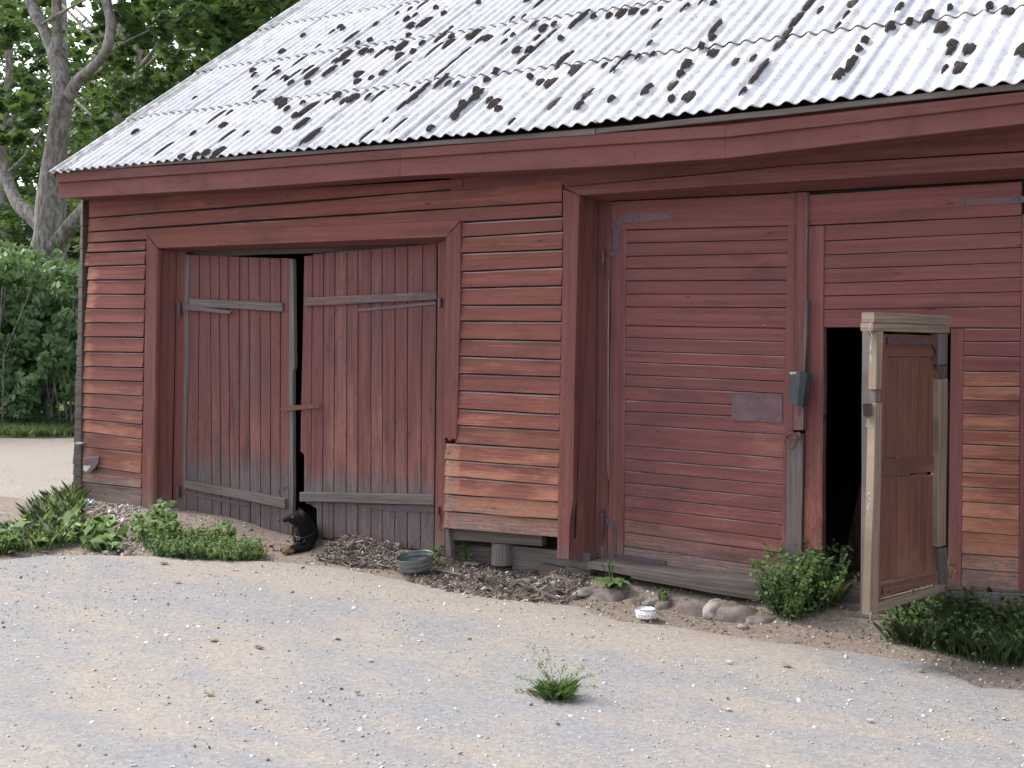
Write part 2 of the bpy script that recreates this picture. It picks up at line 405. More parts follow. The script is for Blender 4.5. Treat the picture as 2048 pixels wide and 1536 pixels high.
# old asphalt yard: a sheet with a ragged edge along the building
edge_px = [(0, 1122), (90, 1112), (180, 1110), (300, 1112), (430, 1118), (560, 1124), (680, 1134), (800, 1158), (900, 1182), (1040, 1200), (1150, 1212), (1250, 1242), (1350, 1252), (1450, 1268), (1560, 1286), (1680, 1300), (1800, 1312), (1890, 1340), (1960, 1372), (2048, 1380), (2200, 1400), (2500, 1440)]
ep = [P(a, b_, Z=.012) for a, b_ in edge_px]
ep = [Vector((-60, 14, 0)), Vector((-11.6, 13.5, 0)), Vector((-11.35, 1.0, 0)), Vector((-11.0, -.3, 0)), Vector((-10.5, -1.0, 0)), Vector((-10.0, -1.4, 0)), Vector((-9.4, -1.7, 0))]+ep+[Vector((6, ep[-1].y-.1, 0)), Vector((30, -1, 0))]
ex = [q.x for q in ep]; ey = [q.y for q in ep]
od = np.argsort(ex); ex = np.array(ex)[od]; ey = np.array(ey)[od]
cx = np.concatenate([[-60], np.arange(-30, -13, .5), np.arange(-13, 1, .035), np.arange(1, 30, 1.0), [60]])
V = []; F = []; offs = [(0, -.04), (0, .004), (.012, .013), (.06, .017), (.2, .018), (.6, .019), (1.6, .02), (3.5, .02), (60, .02)]
for x in cx:
    yb = float(np.interp(x, ex, ey)) + .05*noise.noise(Vector((x*1.9, 1, 1)))+.035*noise.noise(Vector((x*6.5, 2, 1)))+.015*noise.noise(Vector((x*19, 3, 1)))
    for q, (o_, z) in enumerate(offs): V.append(Vector((x, yb-o_, z+(.004*noise.noise(Vector((x*1.5, yb-o_, 0))) if q > 1 else 0))))
m = len(offs)
for i in range(len(cx)-1):
    for q in range(m-1): F.append((i*m+q, i*m+q+1, (i+1)*m+q+1, (i+1)*m+q))
yard = mesh('yard', V, F, YARD, smooth=True); tag(yard, kind='structure')
V, F = grid([-60, -40, -30, -22, -18, -15, -12], [0, 1, 2, 3, 4, 6, 10, 30], lambda x, y: .03+.02*noise.noise(Vector((x, y, 0))))
# grass verge ground beyond the road at the left
vm = [P(-700, 846, Z=.03), P(-200, 868, Z=.03), P(0, 874, Z=.03), P(90, 876, Z=.03), P(175, 873, Z=.03), P(400, 872, Z=.03)]
V = [p for p in vm]+[p+Vector((-6, 14, 0)) for p in vm]; n = len(vm)
F = [(i, i+1, i+1+n, i+n) for i in range(n-1)]
b = NB('verge_turf', .95, .1); n1 = b.noise(b.pos(), 9, 5, .7)
TURF = b.done(b.mix(b.ramp(n1, .35, .65), (.045, .075, .025), (.11, .15, .05)))
# the verge lies on a low bank
o = mesh('verge', V, F, TURF); tag(o, kind='structure')

# ------------------------------------------------------------------ the barn
barn = empty('barn', (-6, 3, 0))
tag(barn, 'long red painted timber barn with white corrugated roof and two big doors', 'barn')
ZE = 3.251; PHI = .6136; OH = .35; XR = -10.545; SL = 1.09
XL, XE = -10.45, 1.6          # wall corner, right end
E_R = P(2040, 700, 0).x
# --- walls: backing + planks
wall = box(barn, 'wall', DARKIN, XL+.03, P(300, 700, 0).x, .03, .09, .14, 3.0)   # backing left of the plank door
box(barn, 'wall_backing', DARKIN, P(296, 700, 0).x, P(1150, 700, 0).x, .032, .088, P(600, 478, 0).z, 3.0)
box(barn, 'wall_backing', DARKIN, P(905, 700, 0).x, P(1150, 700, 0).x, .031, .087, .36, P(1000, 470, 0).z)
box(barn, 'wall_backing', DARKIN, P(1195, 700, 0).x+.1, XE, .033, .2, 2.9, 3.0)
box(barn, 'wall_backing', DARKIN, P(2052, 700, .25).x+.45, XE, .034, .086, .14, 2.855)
box(barn, 'gable_wall', DARKIN, XL-.02, XL+.028, .0905, 12.4, .05, 3.0)
box(barn, 'gable_wall', DARKIN, XE-.05, XE, .0905, 12.4, .05, 3.0)
box(barn, 'rear_wall', DARKIN, XL+.03, XE-.051, 12.3, 12.38, .05, 3.41)
def siding(xl, xr, lines, Y=0, mat=RED, wear=None, t=.03, xls=None, xrs=None, ct=.007, gap=2.2, proud=.012, nm='siding_plank', par=None, **k):
    for i in range(len(lines)-1):
        (a, b_), (c, d) = lines[i], lines[i+1]
        x0 = xls[i] if xls else xl; x1 = xrs[i] if xrs else xr
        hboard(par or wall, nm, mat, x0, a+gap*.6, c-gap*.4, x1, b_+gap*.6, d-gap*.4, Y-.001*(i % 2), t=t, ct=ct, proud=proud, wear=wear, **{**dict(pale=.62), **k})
left_lines = [(506, 502), (533, 529), (560, 559.5), (588, 589), (616.5, 618), (645.5, 645.5), (673, 675), (703, 705), (733, 735), (759, 763), (786, 792), (813, 822), (838, 849), (863, 878), (893, 905), (931, 947), (964, 976), (1000, 1018)]
xls = [171, 177, 177, 175, 171.5, 171, 170.5, 170, 168, 166.5, 167, 163, 162, 164, 164.5, 163, 163]
xrs = [291-i*.5 for i in range(17)]
def lwear(s, v): return max(0, .75-s*14) + random.uniform(0, .08)
siding(0, 0, left_lines, wear=lwear, xls=xls, xrs=xrs, proud=.016, t=.034)
# long upper boards
W0 = lambda s, v: random.uniform(0, .1)
hboard(wall, 'siding_plank', RED, 178, 400, 435, 925, 358, 376, 0, t=.03, wear=W0)
hboard(wall, 'siding_plank', RED_DARK, 900, 345, 382, 1130, 330, 368, .006, t=.02, wear=W0)
hboard(wall, 'siding_plank', RED, 178, 437.5, 463, 480, 415.5, 441, -.001, t=.03, ct=.005, proud=.006, wear=W0)
hboard(wall, 'siding_plank', RED, 480.5, 415.5, 441, 1124, 362, 402.5, -.001, t=.03, ct=.005, proud=.006, wear=W0)
hboard(wall, 'siding_plank', RED, 176, 465.5, 485, 1124, 404.5, 431, -.002, t=.03, ct=.006, proud=.008, wear=W0)
hboard(wall, 'siding_plank', RED, 176, 487, 504, 291, 482, 500, 0, t=.03, ct=.006, proud=.012, wear=lwear)
r3 = [(445, 433.5), (474.5, 462), (498.6+8.2, 498.6), (543, 534), (576, 571), (610, 610), (642, 643), (678, 682), (712, 719), (747, 754), (781, 790), (817, 829), (850, 861.6), (886, 899)]
siding(0, 0, r3, xls=[922, 921.5, 921, 920.5, 920, 919.5, 919, 918.5, 918, 917, 916.5, 915.5, 914], xrs=[1126-i*.5 for i in range(13)], proud=.016, t=.036, wear=W0, ct=.008, gap=2.6)
def gw(s, v): return (.95 if s < .075 else .0) + random.uniform(0, .08)
siding(0, 0, [(886, 899), (919, 934.7), (952, 970.5), (987.7, 1004)], xls=[892, 891.5, 891], xrs=[1119, 1118.5, 1118], proud=.016, t=.036, wear=gw, seg=.05, ct=.008, gap=2.6)
siding(0, 0, [(987.7, 1004), (1022, 1039), (1056, 1075)], xls=[890.5, 889.5], xrs=[1118, 1119], proud=.02, t=.038, wear=lambda s, v: .45+(.4 if s < .08 else 0), seg=.08, gap=2.4, jit=.003)
# right of the second gate (mostly outside the frame)
XQ = [P(2056, 700, 0).x+.30, XE]
for i in range(19):
    z0 = .16+i*.1425
    board(wall, 'siding_plank', RED, (XQ[0], 0, z0+.002), (XQ[0], 0, z0+.139), (XQ[1], 0, z0+.002), (XQ[1], 0, z0+.139), t=.03, ct=.007, proud=.014)
# corner: stacked butt ends of the gable boards
zz = P(150, 1003, -.02).z-.08; i = 0
while zz < 2.93:
    hh = .118+random.uniform(-.012, .012); tt = (zz/2.93)
    xw = XL-.055-.05*(1-tt)+random.uniform(-.008, .008)
    o = hexa(barn, 'gable_board', OLDBEAM, [(xw-.035, -.045+.04*tt, zz), (XL-.021, -.03, zz), (XL-.021, -.03, zz+hh-.004), (xw-.03, -.04+.04*tt, zz+hh-.004)],
             [(xw-.035, 12.3, zz), (XL-.021, 12.3, zz), (XL-.021, 12.3, zz+hh-.004), (xw-.03, 12.3, zz+hh-.004)], 'h')
    zz += hh; i += 1
# --- cornice
def strip(parent, name, mat, top, bot, Y, t=.03, **k):
    """board that follows two measured lines"""
    for i in range(len(top)-1):
        yield hboard(parent, name, mat, top[i][0], top[i][1], bot[i][1], top[i+1][0], top[i+1][1], bot[i+1][1], Y, t=t, **k)
cornice = hexa(barn, 'cornice', RED_DARK, [P(112, 350, -.27), (XE, -.27, 3.06), (XE, -.27, 3.20), P(112, 343, -.27)], [P(112, 350, -.27)+Vector((0, .03, 0)), (XE, -.24, 3.06), (XE, -.24, 3.2), P(112, 343, -.27)+Vector((0, .03, 0))], 'h')
tops = [(112, 345), (480, 322), (800, 298), (1200, 267), (1450, 250), (1700, 222), (2048, 183), (2500, 128)]
mids = [(118, 366), (480, 341), (800, 317), (1200, 291), (1450, 275), (1700, 247), (2048, 206), (2500, 150)]
bots = [(122, 397), (480, 377), (800, 353), (1200, 333), (1450, 317), (1700, 287), (2048, 248), (2500, 192)]
for a in (0, 3, 4, ):
    pass
seams = [0, 2, 4, 7]
for q in range(3):
    i0, i1 = seams[q], seams[q+1]
    for (T, B, Y, nm) in ((tops, mids, -.325, 'crown_board'), (mids, bots, -.30, 'fascia_board')):
        # one mesh per board, following the sag
        A = [P(x+(.6 if i == i0 and q else 0), y, Y) for i, (x, y) in enumerate(T) if i0 <= i <= i1]
        Bq = [P(T[i][0]+(.6 if i == i0 and q else 0), B[i][1]-(.7 if nm == 'crown_board' else 0), Y) for i in range(i0, i1+1)]
        V = []; U = []
        for a_, b__ in zip(A, Bq):
            V += [a_+Vector((0, .03, 0)), a_+Vector((0, .003, 0)), a_+Vector((0, 0, -.004)), b__+Vector((0, 0, .004)), b__+Vector((0, .004, 0)), b__+Vector((0, .03, 0))]
            U += [(a_.x, q*3+j*.03) for j in range(6)]
        F = []
        for i in range(len(A)-1):
            for j in range(6): F.append((i*6+j, i*6+6+j, i*6+6+(j+1) % 6, i*6+(j+1) % 6))
        F += [tuple(range(6)), tuple(reversed(range(len(V)-6, len(V))))]
        mesh(nm, V, F, RED_DARK, cornice, U)
# soffit
V = []; U = []
for (x, y) in bots:
    a_ = P(x, y, -.27); 
    V += [Vector((a_.x, -.268, a_.z+.006)), Vector((a_.x, .028, a_.z+.006)), Vector((a_.x, .028, a_.z+.026)), Vector((a_.x, -.268, a_.z+.026))]; U += [(a_.x, j*.1) for j in range(4)]
F = []
for i in range(len(bots)-1):
    for j in range(4): F.append((i*4+j, i*4+4+j, i*4+4+(j+1) % 4, i*4+(j+1) % 4))
F += [(0, 1, 2, 3), (len(V)-1, len(V)-2, len(V)-3, len(V)-4)]
mesh('soffit', V, F, RED_DARK, cornice, U)
# grey top plank under the sheets
hboard(cornice, 'eave_batten', GREYWOOD, 105, 340, 345, 1190, 257, 268, -.335, t=.02, jit=.004)
hboard(cornice, 'eave_batten', GREYWOOD, 1192, 257, 268, 2400, 125, 141, -.337, t=.02, jit=.005)

# --- roof
SP, CP = math.sin(PHI), math.cos(PHI)
WV = .115
def on_roof(x, s, n=0.0): return Vector((x, -OH+s*CP-n*SP, ZE+s*SP+n*CP))
def wave(x): return .0135*math.cos(2*PI*(x-XR)/WV)
roof = hexa(barn, 'roof', DARKIN, [on_roof(XR+.04, .06, -.09), on_roof(XE, .06, -.09), on_roof(XE, 7.63, -.09), on_roof(XR+.04, 7.63, -.09)],
            [on_roof(XR+.04, .06, -.05), on_roof(XE, .06, -.05), on_roof(XE, 7.63, -.05), on_roof(XR+.04, 7.63, -.05)], 'h')
rd = on_roof(0, 7.63); bk = 12.8
hexa(barn, 'rear_roof', SHEET_EDGE, [(XR, rd.y, rd.z-.06), (XE, rd.y, rd.z-.06), (XE, bk, 3.1), (XR, bk, 3.1)], [(XR, rd.y, rd.z), (XE, rd.y, rd.z), (XE, bk, 3.16), (XR, bk, 3.16)], 'h')
# gable triangles
for xx in (XL-.02, XE-.05):
    gp = [(0.0, 3.0), (12.4, 3.0), (12.4, 3.34), (rd.y, rd.z-.10), (0.0, 3.37)]
    V = [(xx, y, z) for y, z in gp]+[(xx+.05, y, z) for y, z in gp]
    mesh('gable_wall', V, [(0, 1, 2, 3, 4), (9, 8, 7, 6, 5)]+[(k, k+5, (k+1) % 5+5, (k+1) % 5) for k in range(5)], DARKIN, barn, [(p[1], p[2]) for p in V])
def sheet_mesh(x0, x1, length, mat):
    n = int(round((x1-x0)/WV*8)); th = .0065; V = []; F = []; U = []
    for j, s in enumerate((0, .012, length*.5, length)):
        for side in (1, 0):
            for i in range(n+1):
                x = x0+(x1-x0)*i/n
                V.append((x, s, wave(x)+(th if side else 0))); U.append((x, s))
    m = n+1
    for j in range(3):
        for i in range(n):
            a = j*2*m+i; F.append((a, a+1, a+2*m+1, a+2*m)); a += m; F.append((a+1, a, a+2*m, a+2*m+1))
        F.append((j*2*m, j*2*m+2*m, j*2*m+3*m, j*2*m+m)); F.append((j*2*m+n, j*2*m+m+n, j*2*m+3*m+n, j*2*m+2*m+n))
    for i in range(n):
        F.append((i, i+m, i+m+1, i+1)); a = 6*m+i; F.append((a, a+1, a+m+1, a+m))
    me = bpy.data.meshes.new('corrugated_sheet'); me.from_pydata(V, [], F)
    l = me.uv_layers.new(name='uv'); idx = np.zeros(len(me.loops), dtype=np.int32); me.loops.foreach_get('vertex_index', idx)
    l.data.foreach_set('uv', np.array(U, dtype=np.float32)[idx].ravel())
    me.polygons.foreach_set('use_smooth', [True]*len(me.polygons)); me.materials.append(mat)
    # keep the rim crisp
    return me
XR0 = XR
cols = [(XR, XR+WV*3.25)]; x = XR+WV*3
while x < XE: cols.append((x, x+WV*5.28)); x += WV*5
rofs = origin_of(roof); RR = Matrix(((1, 0, 0), (0, CP, -SP), (0, SP, CP))).to_4x4()
proto_e = sheet_mesh(XR, XR+WV*3.25, SL+.12, SHEET_EDGE); proto = sheet_mesh(XR+WV*3, XR+WV*8.28, SL+.12, SHEET)
sheet_off = {}
for k in range(7):
    for ci, (a, b_) in enumerate(cols):
        ds = random.uniform(-.014, .014); dn = .006+random.uniform(-.001, .003)+(.004 if ci % 2 else 0)
        if ci == 0: dn = -.004; ds -= .01
        if k == 0: ds = random.uniform(-.012, .01)
        if ci in (9, 10) and k == 0: ds = -.02
        sheet_off[(k, ci)] = (ds, dn)
        o = bpy.data.objects.new('corrugated_sheet', proto_e if ci == 0 else proto); C.objects.link(o); o.parent = roof
        base = on_roof(0, k*SL+ds, dn+.010*0)
        tilt = Matrix.Rotation(-.0085/SL*1.6+random.uniform(-.001, .001), 4, 'X')   # each sheet rides on the one below
        yawm = Matrix.Rotation(random.uniform(-.003, .003), 4, 'Z')
        shift = Vector(((ci-1)*5*WV if ci > 0 else 0, 0, 0))
        T = Matrix.Translation(base + Vector((shift.x, 0, 0)) - rofs) @ RR @ tilt
        T = T @ Matrix.Translation(Vector((XR+ (3*WV if ci else 0), 0, 0))) @ yawm @ Matrix.Translation(-Vector((XR+(3*WV if ci else 0), 0, 0)))
        T = T @ Matrix.Translation((0, 0, .012))
        o.matrix_local = T
# verge strip along the rake
hexa(barn, 'verge_board', GREYWOOD, [on_roof(XR-.01, .02, -.06), on_roof(XR+.02, .02, -.06), on_roof(XR+.02, 7.6, -.06), on_roof(XR-.01, 7.6, -.06)],
     [on_roof(XR-.01, .02, -.005), on_roof(XR+.02, .02, -.005), on_roof(XR+.02, 7.6, -.005), on_roof(XR-.01, 7.6, -.005)], 'h')
# moss clumps: measured spots s small, b big, l long
ms = '''390 195 s 272 265 s 387 268 s 457 268 l 447 250 s 328 297 l 363 313 s 393 312 s 413 308 s 435 306 l 492 267 s 554 262 s 434 231 l 459 224 s 519 187 b 510 177 s 505 139 s 508 151 s 565 104 s 554 133 s 545 149 l 568 155 s 586 151 l 583 168 s 565 205 b 574 220 s 551 135 s 555 147 s 573 157 s 616 137 l 623 149 l 661 143 l 597 123 l 606 73 s 565 104 s 637 94 s 664 65 s 681 55 s 686 60 s 702 77 l 717 89 s 741 82 s 751 50 s 726 104 b 671 118 s 690 111 l 691 123 s 743 103 s 763 103 l 784 96 s 801 94 l 797 111 b 826 101 s 845 85 s 869 97 l 820 15 s 794 27 s 843 9 l 814 38 s 830 32 s 821 53 b 818 70 s 850 44 l 888 26 s 872 15 s 902 55 s 879 73 l 903 75 s 896 85 l 934 70 s 948 68 l 958 82 b 975 75 b 927 106 l 903 126 l 881 147 l 808 132 l 717 149 b 767 147 s 743 155 s 714 164 s 616 167 s 510 178 s 517 190 b 555 202 b 565 208 s 575 219 s 606 207 s 613 219 l 592 232 s 654 202 s 674 193 b 691 198 b 708 195 b 736 195 s 755 191 l 606 248 l 555 263 s 621 277 l 732 270 l 770 239 s 797 251 l 804 214 l 830 195 l 825 178 s 850 174 b 879 167 l 896 169 s 915 169 s 890 157 s 862 258 s 924 205 s 951 195 l 920 222 l 910 234 s 951 179 s 978 197 s 989 205 b 996 217 s 1023 243 s 992 142 s 973 159 s 1105 208 b 1175 188 b 1156 215 b 1060 154 s 1081 161 s 1101 164 b 1149 137 b 1033 103 b 1060 99 b 1047 116 b 1078 92 l 1013 63 b 1026 72 s 1009 85 s 1067 51 b 1084 58 b 1105 65 b 1108 51 s 1122 77 s 1074 73 s 1149 48 l 1166 34 l 1187 34 s 958 5 s 1054 3 s 1078 9 l 1025 39 s 1047 34 s 1125 118 l 1142 106 s 1217 29 s 1241 25 b 1266 21 b 1289 21 s 1320 14 s 1370 14 b 1312 50 l 1299 89 s 1275 116 s 1304 110 s 1208 128 s 1227 141 s 1246 118 l 1426 8 s 1403 4 s 1432 58 l 1424 75 s 1403 93 s 1426 104 b 1471 120 s 1508 112 s 1374 128 b 1361 145 s 1527 128 b 1519 145 l 1506 161 s 1486 186 s 1345 170 b 1380 190 b 1343 197 s 1293 182 b 1223 201 s 1573 66 b 1558 85 b 1593 37 l 1618 6 l 1639 19 s 1705 6 b 1693 29 s 1676 52 s 1701 128 l 1678 151 b 1718 99 s 1730 81 s 1780 54 b 1798 17 b 1817 46 s 1854 35 b 1881 54 b 1900 19 s 1904 87 b 1900 99 s 1937 97 b 1920 133 b 1889 137 s 1978 14 s 2016 19 b 2045 101 b'''.split()
RP = (np.array(on_roof(0, 0, .03)), np.array([0, -SP, CP]))
spots = [(P(float(ms[i]), float(ms[i+1]), pl=RP), ms[i+2]) for i in range(0, len(ms), 3)]
for i in range(26): spots.append((on_roof(random.uniform(-9, 1), random.uniform(4.2, 7), .03), random.choice('sbl')))
for (p, kd) in spots:
    s = (p.y+OH+.03*SP)/CP; x = p.x
    wd, ln = {'s': (.023, .055), 'b': (.036, .085), 'l': (.025, .14)}[kd]
    wd *= random.uniform(.85, 1.2); ln *= random.uniform(.8, 1.15)
    if x < -5.5: wd *= .85
    k = int(s//SL); fs = s-k*SL
    V = []; nr, ns = 3, 18; seed = random.uniform(0, 99)
    for r_ in range(nr+1):
        for a_ in range(ns if r_ else 1):
            t = 2*PI*a_/ns; q = r_/nr
            rr = .92+.42*noise.noise(Vector((math.cos(t)*1.3, math.sin(t)*1.3, seed)))+.5*noise.noise(Vector((math.cos(t)*3.4, math.sin(t)*3.4, seed+5)))
            dx = math.cos(t)*q*wd*rr; dsl = math.sin(t)*q*ln*rr+dx*.25
            xx = x+dx; ss = s+dsl
            hgt = (1-q**2.5)*.016+(.004 if r_ < nr else -.006)+.004*noise.noise(Vector((dx*60, dsl*60, seed)))*(1-q)
            ds, dn = .0, .010
            lift = .012+dn+.0065+(.0136*(1-(ss-int(ss//SL)*SL)/SL))*.6
            V.append(on_roof(xx, ss, wave(xx)+lift+hgt))
    F = []
    for a_ in range(ns): F.append((0, 1+a_, 1+(a_+1) % ns))
    for r_ in range(1, nr):
        for a_ in range(ns):
            a1 = 1+(r_-1)*ns; a2 = 1+r_*ns; F.append((a1+a_, a2+a_, a2+(a_+1) % ns, a1+(a_+1) % ns))
    mesh('moss_clump', V, F, MOSS, roof, smooth=True)

# --- plank door (left): frame
fr1 = empty('door_frame', P(305, 1020, 0)-barn.location, barn)
Yt = -.022
tl = lambda x, y, Y=Yt: P(x, y, Y)
prism(fr1, 'casing_board', RED_DARK, [tl(293, 470), tl(314.5, 497), tl(311, 700), tl(305, 1014), tl(283, 1020), tl(289, 700)], .05, uvdir='v')
prism(fr1, 'casing_board', RED, [tl(294.5, 469), tl(600, 454), tl(920, 440.5), tl(892, 473.5), tl(600, 485), tl(315.5, 496)], .05, uvdir='h')
prism(fr1, 'casing_board', RED_DARK, [tl(921, 442), tl(920.5, 600), tl(916, 760), tl(912.5, 880), tl(905, 877), tl(898, 883), tl(893, 874), tl(887, 880), tl(889, 700), tl(891, 600), tl(892.5, 474.5)], .05, uvdir='v')
def jamb(par, name, mat, f0, f1, b0, b1, Y0, Y1, th=.04, side=-1):
    a, b_, c, d = P(*f0, Y0), P(*f1, Y0), P(*b0, Y1), P(*b1, Y1); o = Vector((side*th, 0, 0))
    return hexa(par, name, mat, [a+o, a, b_, b_+o], [c+o, c, d, d+o], 'v')
jamb(fr1, 'jamb_board', RED_DARK, (306, 1022), (315, 498), (343, 1036), (353, 503), .004, .155)
jamb(fr1, 'jamb_bead', RED, (306.5, 1018), (315.5, 499), (313, 1022), (322, 500), -.02, .012, .008)
vboard(fr1, 'door_post', RED_DARK, (353.5, 500), (371, 502), (366, 1042), (345, 1036), .16, t=.06)
vboard(fr1, 'door_post', RED_DARK, (876, 487), (893, 478), (890, 1113), (869.5, 1098), .06, t=.09, wear=lambda s, v: .1)
# head: underside of the lintel and the dark rail behind it
a, b_, c, d = P(315, 497, Yt+.03), P(892, 474.5, Yt+.03), P(892, 487, .17), P(353, 503.5, .17)
hexa(fr1, 'head_board', RED_DARK, [a, b_, b_+Vector((0, 0, .03)), a+Vector((0, 0, .03))], [d, c, c+Vector((0, 0, .03)), d+Vector((0, 0, .03))], 'h')
hboard(fr1, 'head_rail', OLDBEAM, 353, 500, 516, 890, 478, 497, .23, t=.05, jit=.004)
# lower piece of the right post split below
vboard(fr1, 'post_foot', GREYWOOD, (891, 1057), (897, 1058), (903, 1113), (891, 1115), -.005, t=.05, wear=lambda s, v: .3)

def nails(par, pts, r=.006, mat=IRON, n=OUT, name='nail_head'):
    for p in pts:
        V = []; 
        for ring, (rr, h) in enumerate(((r, 0), (r*.8, r*.5))):
            for k in range(8): V.append(p+Vector((math.cos(k*PI/4)*rr, 0, math.sin(k*PI/4)*rr))+n*h)
        F = [(k, (k+1) % 8, 8+(k+1) % 8, 8+k) for k in range(8)]+[tuple(range(8, 16))]
        mesh(name, V, F, mat, par)
YL = .165
def plank_leaf(name, tops, bots, topy, boty, loc, mats, label):
    d = empty(name, P(loc[0], loc[1], YL)-barn.location, barn); d['label'] = label
    for i in range(len(tops)-1):
        g = .8
        tlx, trx = tops[i]+g, tops[i+1]-g; blx, brx = bots[i]+g, bots[i+1]-g
        y1, y2 = topy(tlx), topy(trx); y3, y4 = boty(blx)+random.uniform(-2, 2), boty(brx)+random.uniform(-2, 2)
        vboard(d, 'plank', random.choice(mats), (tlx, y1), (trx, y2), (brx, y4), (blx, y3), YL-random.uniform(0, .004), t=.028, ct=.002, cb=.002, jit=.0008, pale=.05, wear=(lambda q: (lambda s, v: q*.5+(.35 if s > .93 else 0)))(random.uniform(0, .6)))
    return d
lt = [379, 399, 420, 438, 456, 479, 497, 520, 540, 561]; lb = [371, 394.5, 424.5, 442.7, 461, 479, 501, 521, 541, 560]
leafL = plank_leaf('plank_door_leaf', lt, lb, lambda x: 510+(x-379)/209*8, lambda x: 1045.6+(x-371)*.215, (372, 1040), [RED_OLD], 'left leaf with a broad grey edge stile')
vboard(leafL, 'edge_stile', GREYWOOD, (371, 509), (378.4, 510), (370.4, 1046), (362, 1044), YL-.004, t=.03, jit=.002)
vboard(leafL, 'edge_stile', RED_OLD, (562, 516), (579, 517), (577, 1087), (560.5, 1086), YL-.010, t=.03, jit=.001)
YE = YL-.018
o = prism(leafL, 'edge_board', GREYWOOD, [P(x, y, YE) for x, y in ((579.5, 517), (586.5, 519), (588, 640), (588.5, 735), (585.5, 742), (586, 860), (586, 1000), (584, 1060), (582, 1087), (577.5, 1087), (578, 700))], .035, uvdir='v')
rt_ = [608.7, 625, 647, 670, 694, 716, 742, 764, 790, 815, 845, 874]; rb = [608, 622, 645, 667, 692, 715, 741.5, 764.7, 789.6, 814.5, 841, 868]
leafR = empty('plank_door_leaf', P(868, 1090, YL)-barn.location, barn); leafR['label'] = 'right leaf with a gap gnawed at its lower corner'
for i in range(11):
    g = .8; topy = lambda x: 510-(x-608.7)/265*22.5; boty = lambda x: 1072+(x-633)*.128
    a = (rt_[i]+g, topy(rt_[i])); b_ = (rt_[i+1]-g, topy(rt_[i+1]))
    yb = boty(rb[i]); c = (rb[i+1]-g, boty(rb[i+1])+random.uniform(-3, 3)); d = (rb[i]+g, yb+random.uniform(-3, 3))
    if i == 0: c = (rb[1]-g, 1012); d = (rb[0]+g, 985); a = (608.7, 512)
    if i == 1: c = (rb[2]-g, 1078); d = (rb[1]+12, 1014)
    if i == 1:
        prism(leafR, 'plank', RED_OLD, [P(x, y, YL) for x, y in ((rt_[1]+g, topy(rt_[1])), (rt_[2]-g, topy(rt_[2])), (645-g, 1084), (637, 1082), (634, 1060), (633.6, 1018), (622, 1010))], .028, uvdir='v')
    elif i == 0:
        prism(leafR, 'plank', RED_OLD, [P(x, y, YL-.002) for x, y in ((608.7, 512), (625-g, 511), (623, 700), (622-g, 1009), (613, 1008), (608.5, 985), (608.6, 910), (601, 903), (602, 800), (605, 700), (607, 600))], .028, uvdir='v')
    else:
        vboard(leafR, 'plank', RED_OLD, a, b_, c, d, YL-random.uniform(0, .004), t=.028, ct=.002, cb=.002, jit=.0008, pale=.05, wear=(lambda q: (lambda s, v: q*.5+(.35 if s > .93 else 0)))(random.uniform(0, .6)))
hboard(leafL, 'batten', GREYWOOD, 378, 597, 612, 564, 606, 623, YL-.034, t=.03, wear=None)
hboard(leafL, 'batten', GREYWOOD, 367, 959, 975, 569, 998, 1017, YL-.044, t=.04)
hboard(leafR, 'batten', RED_OLD, 608.7, 595.5, 612, 872.6, 584, 599, YL-.034, t=.03, wear=lambda s, v: .6)
hboard(leafR, 'batten', GREYWOOD, 598.7, 985, 1003, 867, 989.5, 1010, YL-.046, t=.042)
# iron: strap hinges, latch
def strap(par, pts, Y, mat=IRON, name='strap_hinge', t=.006, uvdir='h'):
    return prism(par, name, mat, [P(x, y, Y) for x, y in pts], t, ch=.0015, uvdir=uvdir)
def knuckle(par, x, y0, y1, Y, r=.014, mat=IRON):
    a, b_ = P(x, y0, Y), P(x, y1, Y); v, f = tube([a, b_], [r, r], 10)
    return mesh('hinge_knuckle', v, f, mat, par, smooth=False)
strap(leafL, [(366, 607), (400, 613), (463, 622), (458, 628), (400, 622), (366, 620)], YL-.041)
strap(leafL, [(361, 979), (400, 988), (500, 1008), (490, 1012), (400, 995), (361, 987)], YL-.012)
strap(leafR, [(713, 618), (872, 603), (872, 609), (718, 623)], YL-.012)
strap(leafR, [(700, 1010), (868, 1010), (868, 1026), (780, 1022)], YL-.012)
for par, x, y0, y1 in ((leafL, 358, 604, 634), (leafL, 356, 972, 996), (leafR, 880, 596, 614), (leafR, 876, 1013, 1030)): knuckle(par, x, y0, y1, .045 if par is leafR else .13)
strap(leafR, [(877, 1030), (880, 1030), (879, 1056), (881, 1062), (877, 1060)], .04, name='hinge_pin')
strap(leafR, [(559, 817), (572, 811), (603, 810), (637, 807), (638, 815), (603, 819), (575, 822), (562, 823)], YE-.03, RUST, 'latch_bar')
nails(leafR, [P(563, 820, YE-.031), P(629, 811, YE-.031)], .009, RUST, name='bolt_head')
strap(leafL, [(562, 977), (573, 972), (574, 974), (563, 980)], YE-.01, RUST, 'bent_nail')
for par, y0f, x0, x1, Y in ((leafL, lambda x: 605+(x-400)*.05, 400, 555, YL-.036), (leafR, lambda x: 602-(x-620)*.043, 622, 862, YL-.036), (leafR, lambda x: 993+(x-620)*.02, 615, 855, YL-.048), (leafL, lambda x: 970+(x-380)*.19, 384, 555, YL-.046)):
    nails(par, [P(x, y0f(x)+random.uniform(-3, 3), Y) for x in np.linspace(x0, x1, 7)], .0045)

